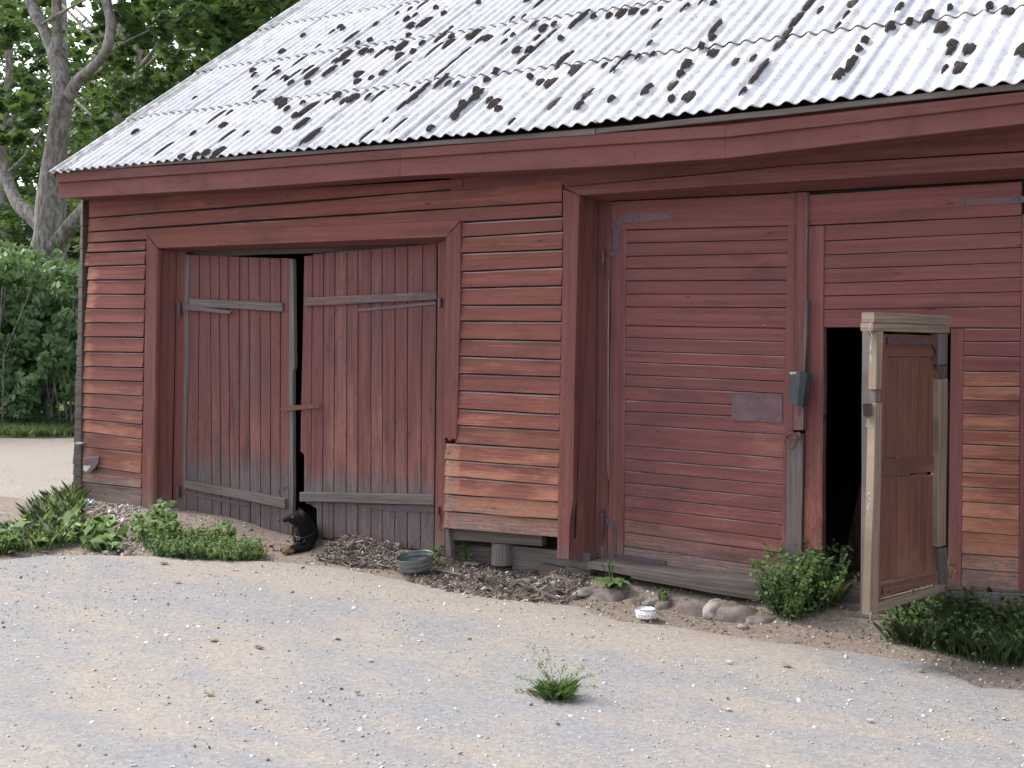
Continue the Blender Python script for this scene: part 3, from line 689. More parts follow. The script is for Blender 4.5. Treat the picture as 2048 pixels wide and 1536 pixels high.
# --- understructure between the two doors
und = barn
hboard(und, 'low_beam', OLDBEAM, 897, 1059, 1080, 1084, 1071, 1093, .03, t=.06, jit=.004)
hboard(und, 'ground_log', OLDBEAM, 905, 1090, 1122, 990, 1096, 1128, .16, t=.1, jit=.008)
hboard(und, 'ground_log', GREYWOOD, 1024, 1090, 1150, 1180, 1106, 1160, .12, t=.12, jit=.008)
hboard(und, 'ground_log', OLDBEAM, 1080, 1128, 1160, 1180, 1146, 1165, .06, t=.1, jit=.008)
v, f = tube([P(1005, 1085, .10), P(1005, 1128, .10)], [.085, .09], 14, .1); mesh('post_stump', v, f, GREYWOOD, und, [(p.z, p.x) for p in v])
hboard(und, 'back_boards', DARKIN, 870, 1050, 1140, 1210, 1070, 1180, .28, t=.02)

# --- second doorway frame
fr2 = empty('gate_frame', P(1150, 1119, 0)-barn.location, barn)
prism(fr2, 'casing_board', RED_DARK, [tl(1126, 377), tl(1159, 391), tl(1156, 480), tl(1148.5, 800), tl(1146, 1000), tl(1139, 1050), tl(1137, 1119), tl(1114, 1118), tl(1120, 800), tl(1126, 480)], .05, uvdir='v')
jamb(fr2, 'jamb_board', RED_DARK, (1141, 1121), (1159, 391), (1189.5, 1122), (1196.5, 402), .0, .235, .045)
# head casing (light band) and its deep underside
top = [P(1127, 375, Yt), P(1400, 350, Yt), P(1600, 330, Yt), P(2048, 305, Yt), P(2300, 287, Yt)]; bt = [P(1160, 390.5, Yt), P(1400, 374, Yt), P(1600, 362, Yt), P(2048, 335, Yt), P(2300, 319, Yt)]
prism(fr2, 'head_casing', RED_DARK, top+bt[::-1], .05)
hb = [p+Vector((0, .03, 0)) for p in bt]; kb = [P(1196, 403, .22), P(1400, 393, .22), P(1600, 383, .22), P(2048, 357.5, .22), P(2300, 343, .22)]
V = hb+kb+[p+Vector((0, 0, .03)) for p in hb]+[p+Vector((0, 0, .03)) for p in kb]; F = []
for i in range(4): F += [(i, i+1, i+6, i+5), (i+10, i+15, i+16, i+11), (i+5, i+6, i+16, i+15)]
F += [(0, 5, 15, 10), (4, 14, 19, 9)]
mesh('head_board', V, F, RED_DARK, fr2, [(p.x, p.y) for p in V])
prism(fr2, 'frieze_board', RED_DARK, [P(1100, 340, -.004), P(1600, 280, -.004), P(2300, 225, -.004), P(2300, 286, -.004), P(1600, 329, -.004), P(1130, 374, -.004)], .03)
YG = .24
vboard(fr2, 'door_post', RED_DARK, (1197, 402), (1222, 400), (1214, 1122), (1190, 1122), YG, t=.06, wear=lambda s, v: .15)
strap(fr2, [(1216, 560), (1218, 560), (1217.5, 900), (1219, 935), (1217, 965), (1214, 930), (1214.5, 900)], YG-.003, PALEWOOD, 'split_edge', .01, 'v')
# wide gate, left leaf
gL = empty('gate_leaf', P(1215, 1120, YG)-barn.location, barn); gL['label'] = 'closed left leaf of narrow horizontal boards'
gl = [(402.5, 385), (460, 451), (486, 479), (512.6, 506), (537, 533.6), (561.7, 560), (588, 588), (613.5, 615), (651, 656.5), (674.5, 683.6), (701.5, 711.7), (723.5, 736.7), (749, 763), (773, 787), (799.7, 814), (822, 837), (848, 869.5), (890.6, 916), (916.7, 942.7), (941, 969.7), (965, 996.4), (990, 1024.7), (1012.7, 1050.7), (1038.7, 1078.7), (1063.8, 1106), (1091.7, 1138), (1120, 1167)]
gx = [(1250-.012*i*8.5/26*8, 1574-i*.42) for i in range(26)]
for i in range(26):
    (a, b_), (c, d) = gl[i], gl[i+1]; xl_ = 1223 if i == 0 else 1250-2.5*(a-450)/650; xr_ = 1592 if i == 0 else 1575-10*(a-450)/650
    wr = (lambda q, hi: (lambda s, v: q+(.45 if (hi and s > .68) else 0)))(random.uniform(0, .22)+(.3 if i in (23, 24, 25) else 0), i in (15, 16, 17))
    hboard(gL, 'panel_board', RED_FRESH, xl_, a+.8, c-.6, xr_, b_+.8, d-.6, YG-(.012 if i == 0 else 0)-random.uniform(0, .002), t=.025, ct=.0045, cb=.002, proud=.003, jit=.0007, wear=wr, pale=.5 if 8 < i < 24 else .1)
prism(gL, 'added_leak_backing', DARKIN, [P(1216, 400, YG+.035), P(1614, 380, YG+.035), P(1604, 1170, YG+.035), P(1208, 1122, YG+.035)], .02)  # added dark sheet that stops light showing through the board gaps
vboard(gL, 'stile', RED_FRESH, (1223, 461), (1251, 458), (1246.5, 1122), (1215, 1119), YG-.012, t=.035, wear=lambda s, v: .3 if s > .85 else .05)
vboard(gL, 'stile', RED_FRESH, (1575.5, 386), (1592, 385), (1583, 1168), (1561, 1164), YG-.012, t=.035, wear=lambda s, v: .1+s*.3)
vboard(gL, 'cover_strip', RED_OLD, (1592.5, 385), (1614, 384), (1610, 860), (1586, 860), YG-.035, t=.05, wear=lambda s, v: .05+.4*s, jit=.002)
vboard(gL, 'cover_strip', GREYWOOD, (1575, 872), (1606, 868), (1603, 1150), (1571, 1165), YG-.035, t=.05, jit=.002)
vboard(gL, 'edge_batten', GREYWOOD, (1610, 600), (1614.5, 600), (1608, 860), (1604, 860), YG-.05, t=.05, jit=.003)
# L hinges
strap(gL, [(1238, 432), (1244, 429), (1347, 424), (1347, 437), (1246, 445), (1240, 450), (1239, 500), (1234, 510), (1216, 516), (1215, 506), (1226, 500), (1225, 445)], YG-.017, IRON)
strap(gL, [(1211, 1036), (1222, 1035), (1231, 1044), (1234, 1108), (1332, 1122), (1330, 1133), (1235, 1120), (1224, 1113), (1224, 1055), (1212, 1050)], YG-.017, IRON)
knuckle(gL, 1206, 502, 526, YG-.02, .013); knuckle(gL, 1205, 1020, 1052, YG-.02, .013)
v, f = tube([P(1206, 526, YG-.03), P(1207, 560, YG-.01)], [.008, .003], 8); mesh('hinge_pin', v, f, IRON, gL)
v, f = tube([P(1205, 1052, YG-.03), P(1204, 1090, YG-.01)], [.008, .004], 8); mesh('hinge_pin', v, f, IRON, gL)
nails(gL, [P(x, y, YG-.018) for x, y in ((1275, 435), (1340, 431), (1232, 457), (1232, 499), (1262, 1120), (1320, 1127), (1228, 1060))], .009, name='bolt_head')
# painted tin patch
PATCH = simple('painted_tin', (.10, .052, .062), .5, 0, .4, .3, 12, (.17, .11, .12), .5)
prism(gL, 'metal_patch', PATCH, [P(x, y, YG-.008) for x, y in ((1465, 785), (1564, 789), (1565, 846), (1463, 841))], .003, ch=.001)
nails(gL, [P(x, y, YG-.009) for x, y in ((1468, 789), (1560, 793), (1561, 842), (1467, 837), (1515, 788), (1514, 842))], .004, name='tack')
# rubber flap over the lock, hasp ring
RUB = simple('lock_flap_rubber', (.055, .065, .075), .7, 0, .3, .25, 20, (.04, .045, .05), .5)
YF = YG-.09; V = []; F = []
tf = [(1580, 748), (1586, 744), (1601, 743), (1615, 745), (1624, 750)]; bf = [(1578, 803), (1584, 809), (1594, 812), (1605, 815), (1612, 809)]; ofs = [0, -.03, -.045, -.03, 0]
for i in range(5):
    for (q, zz) in ((tf, 0), (bf, 1)):
        V.append(P(q[i][0], q[i][1], YF+ofs[i]*-1*-1)); V.append(P(q[i][0], q[i][1], YF+ofs[i])+Vector((0, .006, 0)))
for i in range(4):
    a = i*4; F += [(a, a+4, a+6, a+2), (a+1, a+3, a+7, a+5), (a, a+1, a+5, a+4), (a+2, a+6, a+7, a+3)]
F += [(0, 2, 3, 1), (16, 17, 19, 18)]
mesh('lock_flap', V, F, RUB, gL, smooth=False)
strap(gL, [(1579, 744), (1594, 743), (1594, 748), (1580, 749)], YF-.036, TIN, 'flap_clip')
rc = P(1581, 882, YG-.07); pts = [rc+Vector((math.cos(t)*.042, .01*math.sin(t), math.sin(t)*.048)) for t in np.linspace(0, 2*PI, 15)]
v, f = tube(pts, [.006]*15, 6); mesh('pull_ring', v, f, RUST, gL)
strap(gL, [(1570, 866), (1600, 864), (1603, 878), (1590, 880), (1572, 876)], YG-.06, RUST, 'hasp_plate')

# right leaf of the wide gate, with the wicket opening
gR = empty('gate_leaf', P(2040, 1190, YG)-barn.location, barn); gR['label'] = 'right leaf holding the wicket opening'
g2 = [(392, 365), (450.4, 430.8), (482, 464), (510, 495), (538, 525), (566.6, 554.6), (592, 583), (619.7, 612.6), (655, 656)]
for i in range(8):
    (a, b_), (c, d) = g2[i], g2[i+1]
    hboard(gR, 'panel_board', RED_FRESH, 1617 if i == 0 else 1649-i*.4, a+(.8 if i else -2), c-.6, 2043-i*.3, b_+(.8 if i else -2), d-.6, YG-(.008 if i == 0 else 0)-random.uniform(0, .002), t=.025, ct=.004, cb=.002, proud=.002, jit=.0007, wear=lambda s, v: random.uniform(0, .1))
vboard(gR, 'stile', RED_FRESH, (1617.5, 453), (1648, 451), (1644, 1178), (1605, 1172), YG-.010, t=.06, wear=lambda s, v: .1+.35*max(0, s-.3))
vboard(gR, 'stile', RED_FRESH, (1901, 657), (1926, 657), (1923, 1180), (1896, 1178), YG-.006, t=.06, wear=lambda s, v: .1+.3*max(0, s-.6))
vboard(gR, 'stile', RED_FRESH, (2043.5, 430), (2068, 428), (2060, 1196), (2037, 1192), YG-.006, t=.06)
g3 = [(656.5, 656.5), (683, 683), (711, 714), (742.7, 744), (772.7, 773), (799.7, 802), (826.6, 831), (859.6, 862.6), (888, 893), (916.5, 921), (945, 951), (973.7, 979), (1003, 1009.7), (1033, 1040.6), (1063, 1071.5), (1107, 1115), (1137, 1146), (1178.7, 1189.6)]
for i in range(17):
    (a, b_), (c, d) = g3[i], g3[i+1]
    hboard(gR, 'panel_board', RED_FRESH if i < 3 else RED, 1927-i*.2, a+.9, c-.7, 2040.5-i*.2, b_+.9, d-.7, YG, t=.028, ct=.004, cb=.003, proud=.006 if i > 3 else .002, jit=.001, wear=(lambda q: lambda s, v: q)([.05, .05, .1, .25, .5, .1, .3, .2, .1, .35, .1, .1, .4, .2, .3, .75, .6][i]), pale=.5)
prism(gR, 'added_leak_backing', DARKIN, [P(1612, 380, YG+.035), P(2150, 350, YG+.035), P(2150, 655, YG+.035), P(1612, 655, YG+.035)], .02)  # added sheets again, blocking light behind this leaf
prism(gR, 'added_leak_backing', DARKIN, [P(1905, 655.5, YG+.035), P(2150, 655.5, YG+.035), P(2150, 1200, YG+.035), P(1900, 1180, YG+.035)], .02)
strap(gR, [(1921, 398), (2048, 392), (2110, 389), (2110, 403), (2048, 405), (1922, 412)], YG-.016)
nails(gR, [P(1928, 404, YG-.018), P(2037, 398, YG-.018)], .009, name='bolt_head')
# sill and ground beams
sill = hboard(barn, 'sill_beam', GREYWOOD, 1176, 1124, 1137, 1560, 1171, 1203, .02, t=.2, jit=.004)
hboard(barn, 'sill_beam', OLDBEAM, 1262, 1146, 1156, 1520, 1192, 1203, -.02, t=.1, jit=.006)
hboard(barn, 'sill_beam', GREYWOOD, 1500, 1150, 1192, 1735, 1170, 1214, .20, t=.15, jit=.003)
hboard(barn, 'sill_beam', GREYWOOD, 1500, 1192, 1206, 1900, 1222, 1240, .10, t=.25, jit=.004)
hboard(barn, 'sill_beam', GREYWOOD, 1892, 1180, 1199, 2300, 1198, 1222, .14, t=.25, jit=.003)
hboard(barn, 'sill_beam', RED_DARK, 1894, 1199, 1220, 2300, 1222, 1247, .10, t=.1, jit=.003, wear=lambda s, v: .4)
hboard(barn, 'sill_beam', OLDBEAM, 1740, 1214, 1250, 2300, 1246, 1290, .06, t=.1, jit=.006)
hboard(barn, 'fallen_batten', GREYWOOD, 1700, 1228, 1233, 1802, 1243, 1249, -.02, t=.03, jit=.002)

# --- the open wicket
hp = np.array([P(1899, 900, .19).x, .19, 0.0]); TH = math.radians(76)
wd = np.array([-math.cos(TH), -math.sin(TH), 0]); wn = np.array([math.sin(TH), -math.cos(TH), 0]); wnv = Vector(wn)
WP = lambda x, y, o=0.0: P(x, y, pl=(hp+wn*o, wn))
wk = empty('wicket_door', WP(1892, 1174)-barn.location, barn); wk['label'] = 'narrow wicket door standing open, edged with pale new battens'
def wboard(nm, mat, a0, a1, b0, b1, o, **k): return board(wk, nm, mat, WP(*a0, o), WP(*a1, o), WP(*b0, o), WP(*b1, o), n=wnv, **k)
# planks (vertical): upper field 4, lower field 4
ux = [1772, 1799, 1825, 1859, 1877]; lx = [1769, 1797, 1822, 1855, 1876]
for i in range(4):
    wboard('plank', WICK, (ux[i]+.5, 712), (ux[i+1]-.5, 714), (lx[i]+.8, 918), (lx[i+1]-.6, 913), .0, t=.02, jit=.0006, wear=(lambda q: lambda s, v: q)(random.uniform(0, .2)))
    wboard('plank', WICK, (lx[i]+.5, 954), (lx[i+1]-.5, 945), (lx[i]-1, 1163-i*5), (lx[i+1]-1.5, 1158-i*5), .0, t=.02, jit=.0006, wear=(lambda q: lambda s, v: q+(.3 if s > .9 else 0))(random.uniform(0, .35)))
wboard('rail', WICK, (1768, 713), (1768, 668), (1878, 713), (1878, 671), .012, t=.03)
wboard('rail', WICK, (1766, 954), (1766, 917), (1877, 942), (1877, 914), .012, t=.03, jit=.002, wear=lambda s, v: .35 if v < .4 else .1)
wboard('rail', WICK, (1762, 1196), (1762, 1164), (1878, 1158), (1878, 1140), .012, t=.03, wear=lambda s, v: .5)
wboard('stile', WICK, (1758, 668), (1772, 668), (1754, 1196), (1768, 1193), .010, t=.035, jit=.0008)
wboard('stile', WICK, (1876, 672), (1888, 672), (1875, 1168), (1886, 1162), .010, t=.035, jit=.0008)
# pale battens round the rim
wboard('rim_batten', PALEWOOD, (1748, 645), (1748, 624.5), (1902, 650), (1902, 631.5), .045, t=.08, jit=.0015)
wboard('rim_batten', PALEWOOD, (1746, 662), (1746, 646), (1900, 667), (1900, 651), .04, t=.08, jit=.0015)
wboard('rim_batten', PALEWOOD, (1754, 663), (1767, 663), (1752, 779), (1763, 778), .038, t=.05, jit=.001)
wboard('rim_batten', GREYWOOD, (1751, 780), (1762, 779), (1751, 806), (1762, 806), .02, t=.04, jit=.002)
wboard('rim_batten', PALEWOOD, (1752, 807), (1765, 806), (1740, 1231), (1757, 1229), .038, t=.05, jit=.0015)
wboard('rim_batten', GREYWOOD, (1878, 668), (1897, 668), (1878, 729), (1896, 729), .038, t=.05, jit=.002)
wboard('rim_batten', OLDBEAM, (1881, 731), (1895, 731), (1880, 757), (1895, 757), .02, t=.04, jit=.002)
wboard('rim_batten', PALEWOOD, (1878, 759), (1896, 757), (1876, 1094), (1892, 1090), .038, t=.05, jit=.001)
wboard('rim_batten', GREYWOOD, (1877, 1097), (1895, 1095), (1884, 1172), (1896, 1168), .032, t=.05, jit=.003)
wboard('rim_batten', PALEWOOD, (1757, 1224), (1757, 1206), (1890, 1184), (1890, 1169), .037, t=.05, jit=.0015)
# edge post facing the opening
wboard('edge_post', GREYWOOD, (1743, 650), (1752, 650), (1739, 1229), (1750, 1229), -.01, t=.06, jit=.002)
prism(wk, 'strap_hinge', IRON, [WP(x, y, .03) for x, y in ((1777, 674), (1874, 677), (1880, 690), (1880, 742), (1874, 735), (1872, 700), (1866, 689), (1777, 689))], .006, n=wnv, ch=.001)
for x, y in ((1787, 682), (1823, 683), (1864, 683), (1777, 1184), (1826, 1182), (1868, 1168)):
    p = WP(x, y, .032); v, f = tube([p, p+wnv*.006], [.009, .007], 8); mesh('bolt_head', v, f, IRON, wk)
prism(wk, 'lower_rail_cap', WICK, [WP(x, y, .03) for x, y in ((1768, 1190), (1874, 1164), (1874, 1150), (1768, 1174))], .01, n=wnv)
o = hexa(wk, 'lock_box', IRON, [WP(1725, 808, .02), WP(1742, 806, .02), WP(1743, 832, .02), WP(1727, 833, .02)], [WP(1725, 808, -.04), WP(1742, 806, -.04), WP(1743, 832, -.04), WP(1727, 833, -.04)])
prism(wk, 'torn_corner', PALEWOOD, [WP(x, y, .02) for x, y in ((1897, 1120), (1899, 1175), (1903, 1190), (1898, 1192), (1893, 1165))], .01, n=wnv)
FILM = NB('plastic_film', .25, .6); FILM.p.inputs['Alpha'].default_value = .75; FILM = FILM.done((.45, .44, .44))
for (pp) in ([(1741, 645), (1738, 660), (1744, 672), (1741, 700), (1744, 740)], [(1737, 838), (1733, 850), (1737, 858)], [(1737, 985), (1740, 1000), (1736, 1015), (1738, 1030)], [(1742, 1225), (1740, 1236), (1742, 1243), (1745, 1246)]):
    pts = [WP(x, y, .045+random.uniform(-.012, .012)) for x, y in smooth_path(pp, 4)]
    rr = [.0015+.006*abs(noise.noise(p*14)) for p in pts]; v, f = tube(pts, rr, 5); mesh('film_scrap', v, f, FILM, wk)

# --- foundation boulders
def rock(par, name, c, r, mat, seed, sub=10):
    V = []; F = []; nr = 11; ns = 18
    for i in range(nr+1):
        th = PI*i/nr
        for k in range(ns):
            ph = 2*PI*k/ns; d = Vector((math.sin(th)*math.cos(ph), math.sin(th)*math.sin(ph), math.cos(th)))
            q = 1+.34*noise.noise(d*1.5+Vector((seed, 0, 0)))+.14*noise.noise(d*3.5+Vector((seed, 3, 0)))+.05*noise.noise(d*9+Vector((seed, 3, 0)))
            V.append(Vector(c)+Vector((d.x*r[0]*q, d.y*r[1]*q, d.z*r[2]*q)))
    for i in range(nr):
        for k in range(ns): a = i*ns+k; b_ = i*ns+(k+1) % ns; F.append((a, b_, b_+ns, a+ns))
    return mesh(name, V, F, mat, par, smooth=True)
for i, (px, py, w_, h_, m_) in enumerate([(1215, 1197, .15, .085, STONE), (1384, 1224, .14, .085, STONE), (1432, 1214, .075, .06, STONE_W), (1470, 1226, .16, .08, STONE), (1325, 1212, .07, .05, STONE), (1520, 1236, .09, .05, STONE), (1268, 1205, .08, .05, STONE), (1162, 1186, .05, .04, STONE_W), (1302, 1199, .035, .03, STONE_W), (1180, 1178, .06, .03, STONE), (1415, 1240, .1, .04, STONE)]):
    p = P(px, py, -.14); rock(barn, 'foundation_stone', (p.x, p.y+.03, p.z-.028), (w_*1.15, .13, h_*1.1), m_, i*3.1)
# earth bank behind stones
sys_v = []
# bent sheet-metal bracket at the corner
prism(barn, 'bent_bracket', IRON, [P(x, y, -.05) for x, y in ((166, 916), (184, 914), (198, 912), (197, 924), (190, 936), (178, 948), (172, 945), (184, 930), (182, 924), (166, 926))], .012)
prism(barn, 'bracket_plate', TIN, [P(x, y, -.04) for x, y in ((166, 932), (184, 930), (176, 946), (165, 940))], .006)
o = prism(barn, 'tie_wire', TIN, [P(x, y, -.06) for x, y in ((151, 884), (165, 885), (165, 888), (151, 889))], .05)
# knots / hole
prism(fr2, 'peg_hole', OLDBEAM, [P(1140+4.5*math.cos(t), 511+4.5*math.sin(t), Yt-.001) for t in np.linspace(0, 2*PI, 10)[:-1]], .003, ch=.0005)
# barn floor
mesh('barn_floor', [(XL+.1, .4, .125), (XE-.1, .4, .125), (XE-.1, 12.2, .125), (XL+.1, 12.2, .125), (XL+.1, .4, .06), (XE-.1, .4, .06), (XE-.1, 12.2, .06), (XL+.1, 12.2, .06)], [(0, 1, 2, 3), (7, 6, 5, 4), (0, 4, 5, 1), (1, 5, 6, 2), (2, 6, 7, 3), (3, 7, 4, 0)], OLDBEAM, barn, [(0, 0)]*8)
for (x0, w_, tl_, z1) in ((-3.35, .12, .25, 2.1), (-3.05, .09, -.2, 1.7), (-2.75, .14, .12, 2.3)):
    hexa(barn, 'leaning_plank', OLDBEAM, [(x0, 1.5, .126), (x0+w_, 1.5, .126), (x0+w_+tl_, 1.9, z1), (x0+tl_, 1.9, z1)], [(x0, 1.54, .126), (x0+w_, 1.54, .126), (x0+w_+tl_, 1.94, z1), (x0+tl_, 1.94, z1)])
#INSERT_REST
# ------------------------------------------------------------------ foliage
LEAF = {
 'maple': ([(0, 0), (.22, .12), (.5, .05), (.42, .32), (.56, .55), (.25, .58), (0, 1), (-.25, .58), (-.56, .55), (-.42, .32), (-.5, .05), (-.22, .12)]),
 'oval': ([(0, 0), (.22, .3), (.24, .6), (0, 1), (-.24, .6), (-.22, .3)]),
 'quad': ([(0, 0), (.3, .5), (0, 1), (-.3, .5)]),
}
def leaves(name, pts, size, mat, parent=None, shape='oval', nrm=None, up=.5, droop=0.0, curl=.15):
    """many leaf faces in one mesh; pts (N,3) world"""
    pts = np.asarray(pts, float); N = len(pts); T = np.array(LEAF[shape]); m = len(T)
    size = np.broadcast_to(np.asarray(size, float), (N,))*RNG.uniform(.65, 1.25, N)
    nr = RNG.normal(size=(N, 3)); nr[:, 2] = np.abs(nr[:, 2])+up
    if nrm is not None: nr = nr*.6+nrm*1.2
    nr /= np.linalg.norm(nr, axis=1)[:, None]
    d = RNG.normal(size=(N, 3)); d[:, 2] -= droop*2; d -= nr*np.sum(d*nr, 1)[:, None]; d /= np.linalg.norm(d, axis=1)[:, None]
    sd_ = np.cross(nr, d)
    V = pts[:, None, :]+size[:, None, None]*(T[None, :, 0:1]*sd_[:, None, :]+(T[None, :, 1:2]-.4)*d[:, None, :] - curl*(np.abs(T[None, :, 0:1])*1.2+(T[None, :, 1:2]-.4)**2)*nr[:, None, :])
    V = V.reshape(-1, 3)
    if parent is not None: V = V-np.array(origin_of(parent))
    me = bpy.data.meshes.new(name); me.vertices.add(N*m); me.vertices.foreach_set('co', V.ravel())
    me.loops.add(N*m); me.loops.foreach_set('vertex_index', np.arange(N*m, dtype=np.int32))
    me.polygons.add(N); me.polygons.foreach_set('loop_start', np.arange(0, N*m, m, dtype=np.int32)); me.polygons.foreach_set('loop_total', np.full(N, m, dtype=np.int32))
    me.update(calc_edges=True)
    return link(name, me, mat, parent)
def clumps(centers, radii, n_each, flat=.75, shell=.55):
    """points in uneven clumps round the given centres, thicker toward the outside, arranged in sprays"""
    out_ = []
    for c, r in zip(centers, radii):
        k = max(4, int(n_each*(r**2))); ns = max(2, k//14)
        u = RNG.normal(size=(ns, 3)); u /= np.linalg.norm(u, axis=1)[:, None]
        rad = r*RNG.uniform(shell, 1.05, ns)
        sc = np.array(c)+u*rad[:, None]*np.array([1, 1, flat])
        sp = RNG.normal(size=(ns, 14, 3))*np.array([1, 1, .45])*r*.16
        out_.append((sc[:, None, :]+sp).reshape(-1, 3))
    return np.concatenate(out_)
def limb(par, name, px, Y, mat=BARK, sides=12, bump=.35, k=4):
    """px rows: x, y, width (photo pixels), optional depth offset"""
    rows = smooth_path([(p[0], p[1], p[2], p[3] if len(p) > 3 else 0) for p in px], k)
    pts = [P(a, b_, Y+d) for a, b_, w_, d in rows]; rad = [w_/2*depth(p)/FOC for (a, b_, w_, d), p in zip(rows, pts)]
    v, f = tube(pts, rad, sides, bump); return mesh(name, v, f, mat, par, smooth=True)
# --- the big maple behind the barn's left end
TY = 6.5
base = P(92, 700, TY); base.z = 0
maple = empty('maple_tree', base); tag(maple, 'large grey barked maple with forking trunk behind the left end of the barn', 'tree')
limb(maple, 'trunk', [(84, 760, 130), (88, 640, 105), (92, 540, 80), (100, 470, 66), (104, 400, 55), (110, 330, 46), (115, 260, 42), (126, 195, 40), (121, 150, 34), (111, 100, 34)], TY, bump=.25)
limb(maple, 'limb', [(110, 108, 26), (88, 60, 24), (66, 15, 22), (40, -40, 20), (10, -110, 16), (-20, -200, 10)], TY, sides=10)
limb(maple, 'limb', [(112, 108, 22), (114, 40, 19), (112, -40, 17), (118, -140, 12), (130, -260, 7)], TY, sides=10)
limb(maple, 'limb', [(136, 196, 26), (160, 158, 22), (190, 130, 20), (214, 100, 19), (222, 50, 20), (212, 0, 18), (215, -70, 14), (240, -170, 9)], TY, sides=10)
limb(maple, 'limb', [(100, 475, 36), (66, 436, 32), (34, 402, 27), (12, 355, 22), (0, 300, 18), (-20, 200, 14), (-60, 60, 9)], TY, sides=10)
limb(maple, 'limb', [(104, 510, 40), (128, 470, 36), (152, 440, 32), (182, 405, 30), (240, 340, 22), (320, 250, 16), (400, 150, 10)], TY, sides=10)
for pxs in ([(190, 128, 6), (240, 90, 5), (300, 60, 3)], [(80, 50, 7), (150, 10, 5), (230, -30, 3)], [(10, 350, 7), (60, 300, 5), (90, 250, 3)], [(0, 300, 7), (-60, 250, 5), (-140, 220, 3)], [(240, 340, 8), (330, 300, 6), (430, 220, 3)]):
    limb(maple, 'branch', pxs, TY+random.uniform(-.5, .5), sides=6, k=3)
cc = []; rr = []
for (a, b_, dY, r) in [(-120, -150, 0, 1.6), (60, -180, 1, 1.7), (240, -150, 0, 1.6), (400, -120, 1, 1.6), (560, -150, 2, 1.7), (-60, 20, 1.5, .9), (20, 60, 2, .8), (60, 160, 2, .6), (290, 40, 1.2, 1.0), (400, 30, 0, 1.1), (470, 100, .5, .9), (390, 150, 1, .8), (300, 180, 1.5, .8), (520, 30, 1, .9), (250, 120, 2, .5), (30, 190, -.8, .6), (-20, 240, -.8, .7), (45, 250, -1, .35), (190, 60, 2.2, .5), (-60, 120, .6, .7), (330, 120, .4, .6), (440, 190, 1, .6), (230, 260, 2.2, .6), (340, -40, -.5, .9), (180, -60, 1, .9), (60, -50, 1, .7), (480, -60, -.5, 1.1), (-120, 340, .5, .7)]:
    for q in range(5):
        p = P(a+random.uniform(-38, 38), b_+random.uniform(-38, 38), TY+dY+random.uniform(-.7, .7)); cc.append(p); rr.append(r*random.uniform(.35, .7))
leaves('crown', clumps(cc, rr, 300), .19, MAPLE, maple, 'maple', up=.7)
# --- darker trees standing behind it
def far_tree(label, px, Y, clist, mat, dens, lsz, trunk_w=26, shape='quad', top=-100):
    b0 = P(px, 700, Y); b0.z = 0
    t = empty('broadleaf_tree', b0); tag(t, label, 'tree', 'trees beyond the barn and the road')
    limb(t, 'trunk', [(px, 800, trunk_w*1.3), (px+4, 500, trunk_w), (px-6, 300, trunk_w*.8), (px+8, 150, trunk_w*.6), (px+3, top, trunk_w*.4)], Y, sides=8)
    for s_ in (-1, 1, -1, 1):
        yy = random.uniform(120, 360); limb(t, 'limb', [(px, yy, trunk_w*.45), (px+s_*50, yy-60, trunk_w*.3), (px+s_*120, yy-130, trunk_w*.15)], Y, sides=6, k=2)
    cc = []; rr = []
    for (a, b_, r) in clist:
        for q in range(6): cc.append(P(a+random.uniform(-45, 45), b_+random.uniform(-45, 45), Y+random.uniform(-1.6, 1.6))); rr.append(r*random.uniform(.4, .75))
    leaves('crown', clumps(cc, rr, dens), lsz, mat, t, shape, up=.6)
far_tree('dark tree filling the gap left of the forking maple trunk', 10, 13, [(-150, 200, 2), (-60, 90, 1.5), (0, 300, 1.6), (40, 400, 1.5), (-60, 420, 1.8), (70, 330, 1.3), (60, 60, 1.3), (20, 480, 1.5), (40, 190, 1.3), (-100, 560, 1.8), (70, 230, 1.1), (-30, 0, 1.5), (60, 460, 1.3)], MAPLE_FAR, 105, .27)
far_tree('dark tree seen between the maple trunk and the roof edge', 268, 11, [(180, 260, 1.4), (220, 330, 1.4), (260, 200, 1.3), (160, 350, 1.3), (300, 260, 1.4), (340, 200, 1.1), (200, 200, .9), (130, 420, 1.1), (180, 460, 1.2), (380, 250, 1.2), (270, 330, 1.4), (160, 560, 1.2)], MAPLE_FAR, 115, .23)
far_tree('tree with twin upper stems right of the maple fork', 235, 15, [(190, 120, .9), (170, 200, 1.1), (260, 60, .9), (260, 150, 1.0), (400, 60, 1.6), (330, 10, 1.0), (150, -40, 1.4), (450, 160, 1.5), (200, 300, 1.6), (320, 160, 1.1), (110, 540, 1.3)], MAPLE_FAR, 85, .28)
far_tree('pale green tree lit above the roof slope', 520, 10, [(470, 40, 1.2), (540, 10, 1.2), (500, 100, .9), (440, 70, .9), (580, -30, 1.3), (520, -70, 1.4), (450, 0, 1.1), (620, -90, 1.3), (560, 40, .7)], MAPLE_LIT, 130, .22, shape='maple')
far_tree('dense dark tree farthest back behind the other trees', 120, 20, [(x, y, 1.9) for x in (-160, -60, 40, 140, 240, 340) for y in (60, 190, 320, 450, 570) if not (80 < x < 200 and y < 100) and not (x == 340 and y < 200)]+[(-100, -40, 2.2), (20, -40, 2.2)], MAPLE_FAR, 52, .38)
far_tree('tall dark tree farthest left beyond the hedge', -40, 26, [(x, y, 2.6) for x in (-120, 0, 120, 230, 330) for y in (-40, 90, 210, 330, 440, 540) if not (90 < x < 240 and y < 60)], MAPLE_FAR, 34, .42)
far_tree('dark tree seen through the gap below the roof overhang', 420, 17, [(300, 200, 1.6), (380, 260, 1.6), (460, 180, 1.4), (300, 320, 1.6), (420, 330, 1.6), (250, 260, 1.4), (500, 90, 1.2)], MAPLE_FAR, 40, .36)
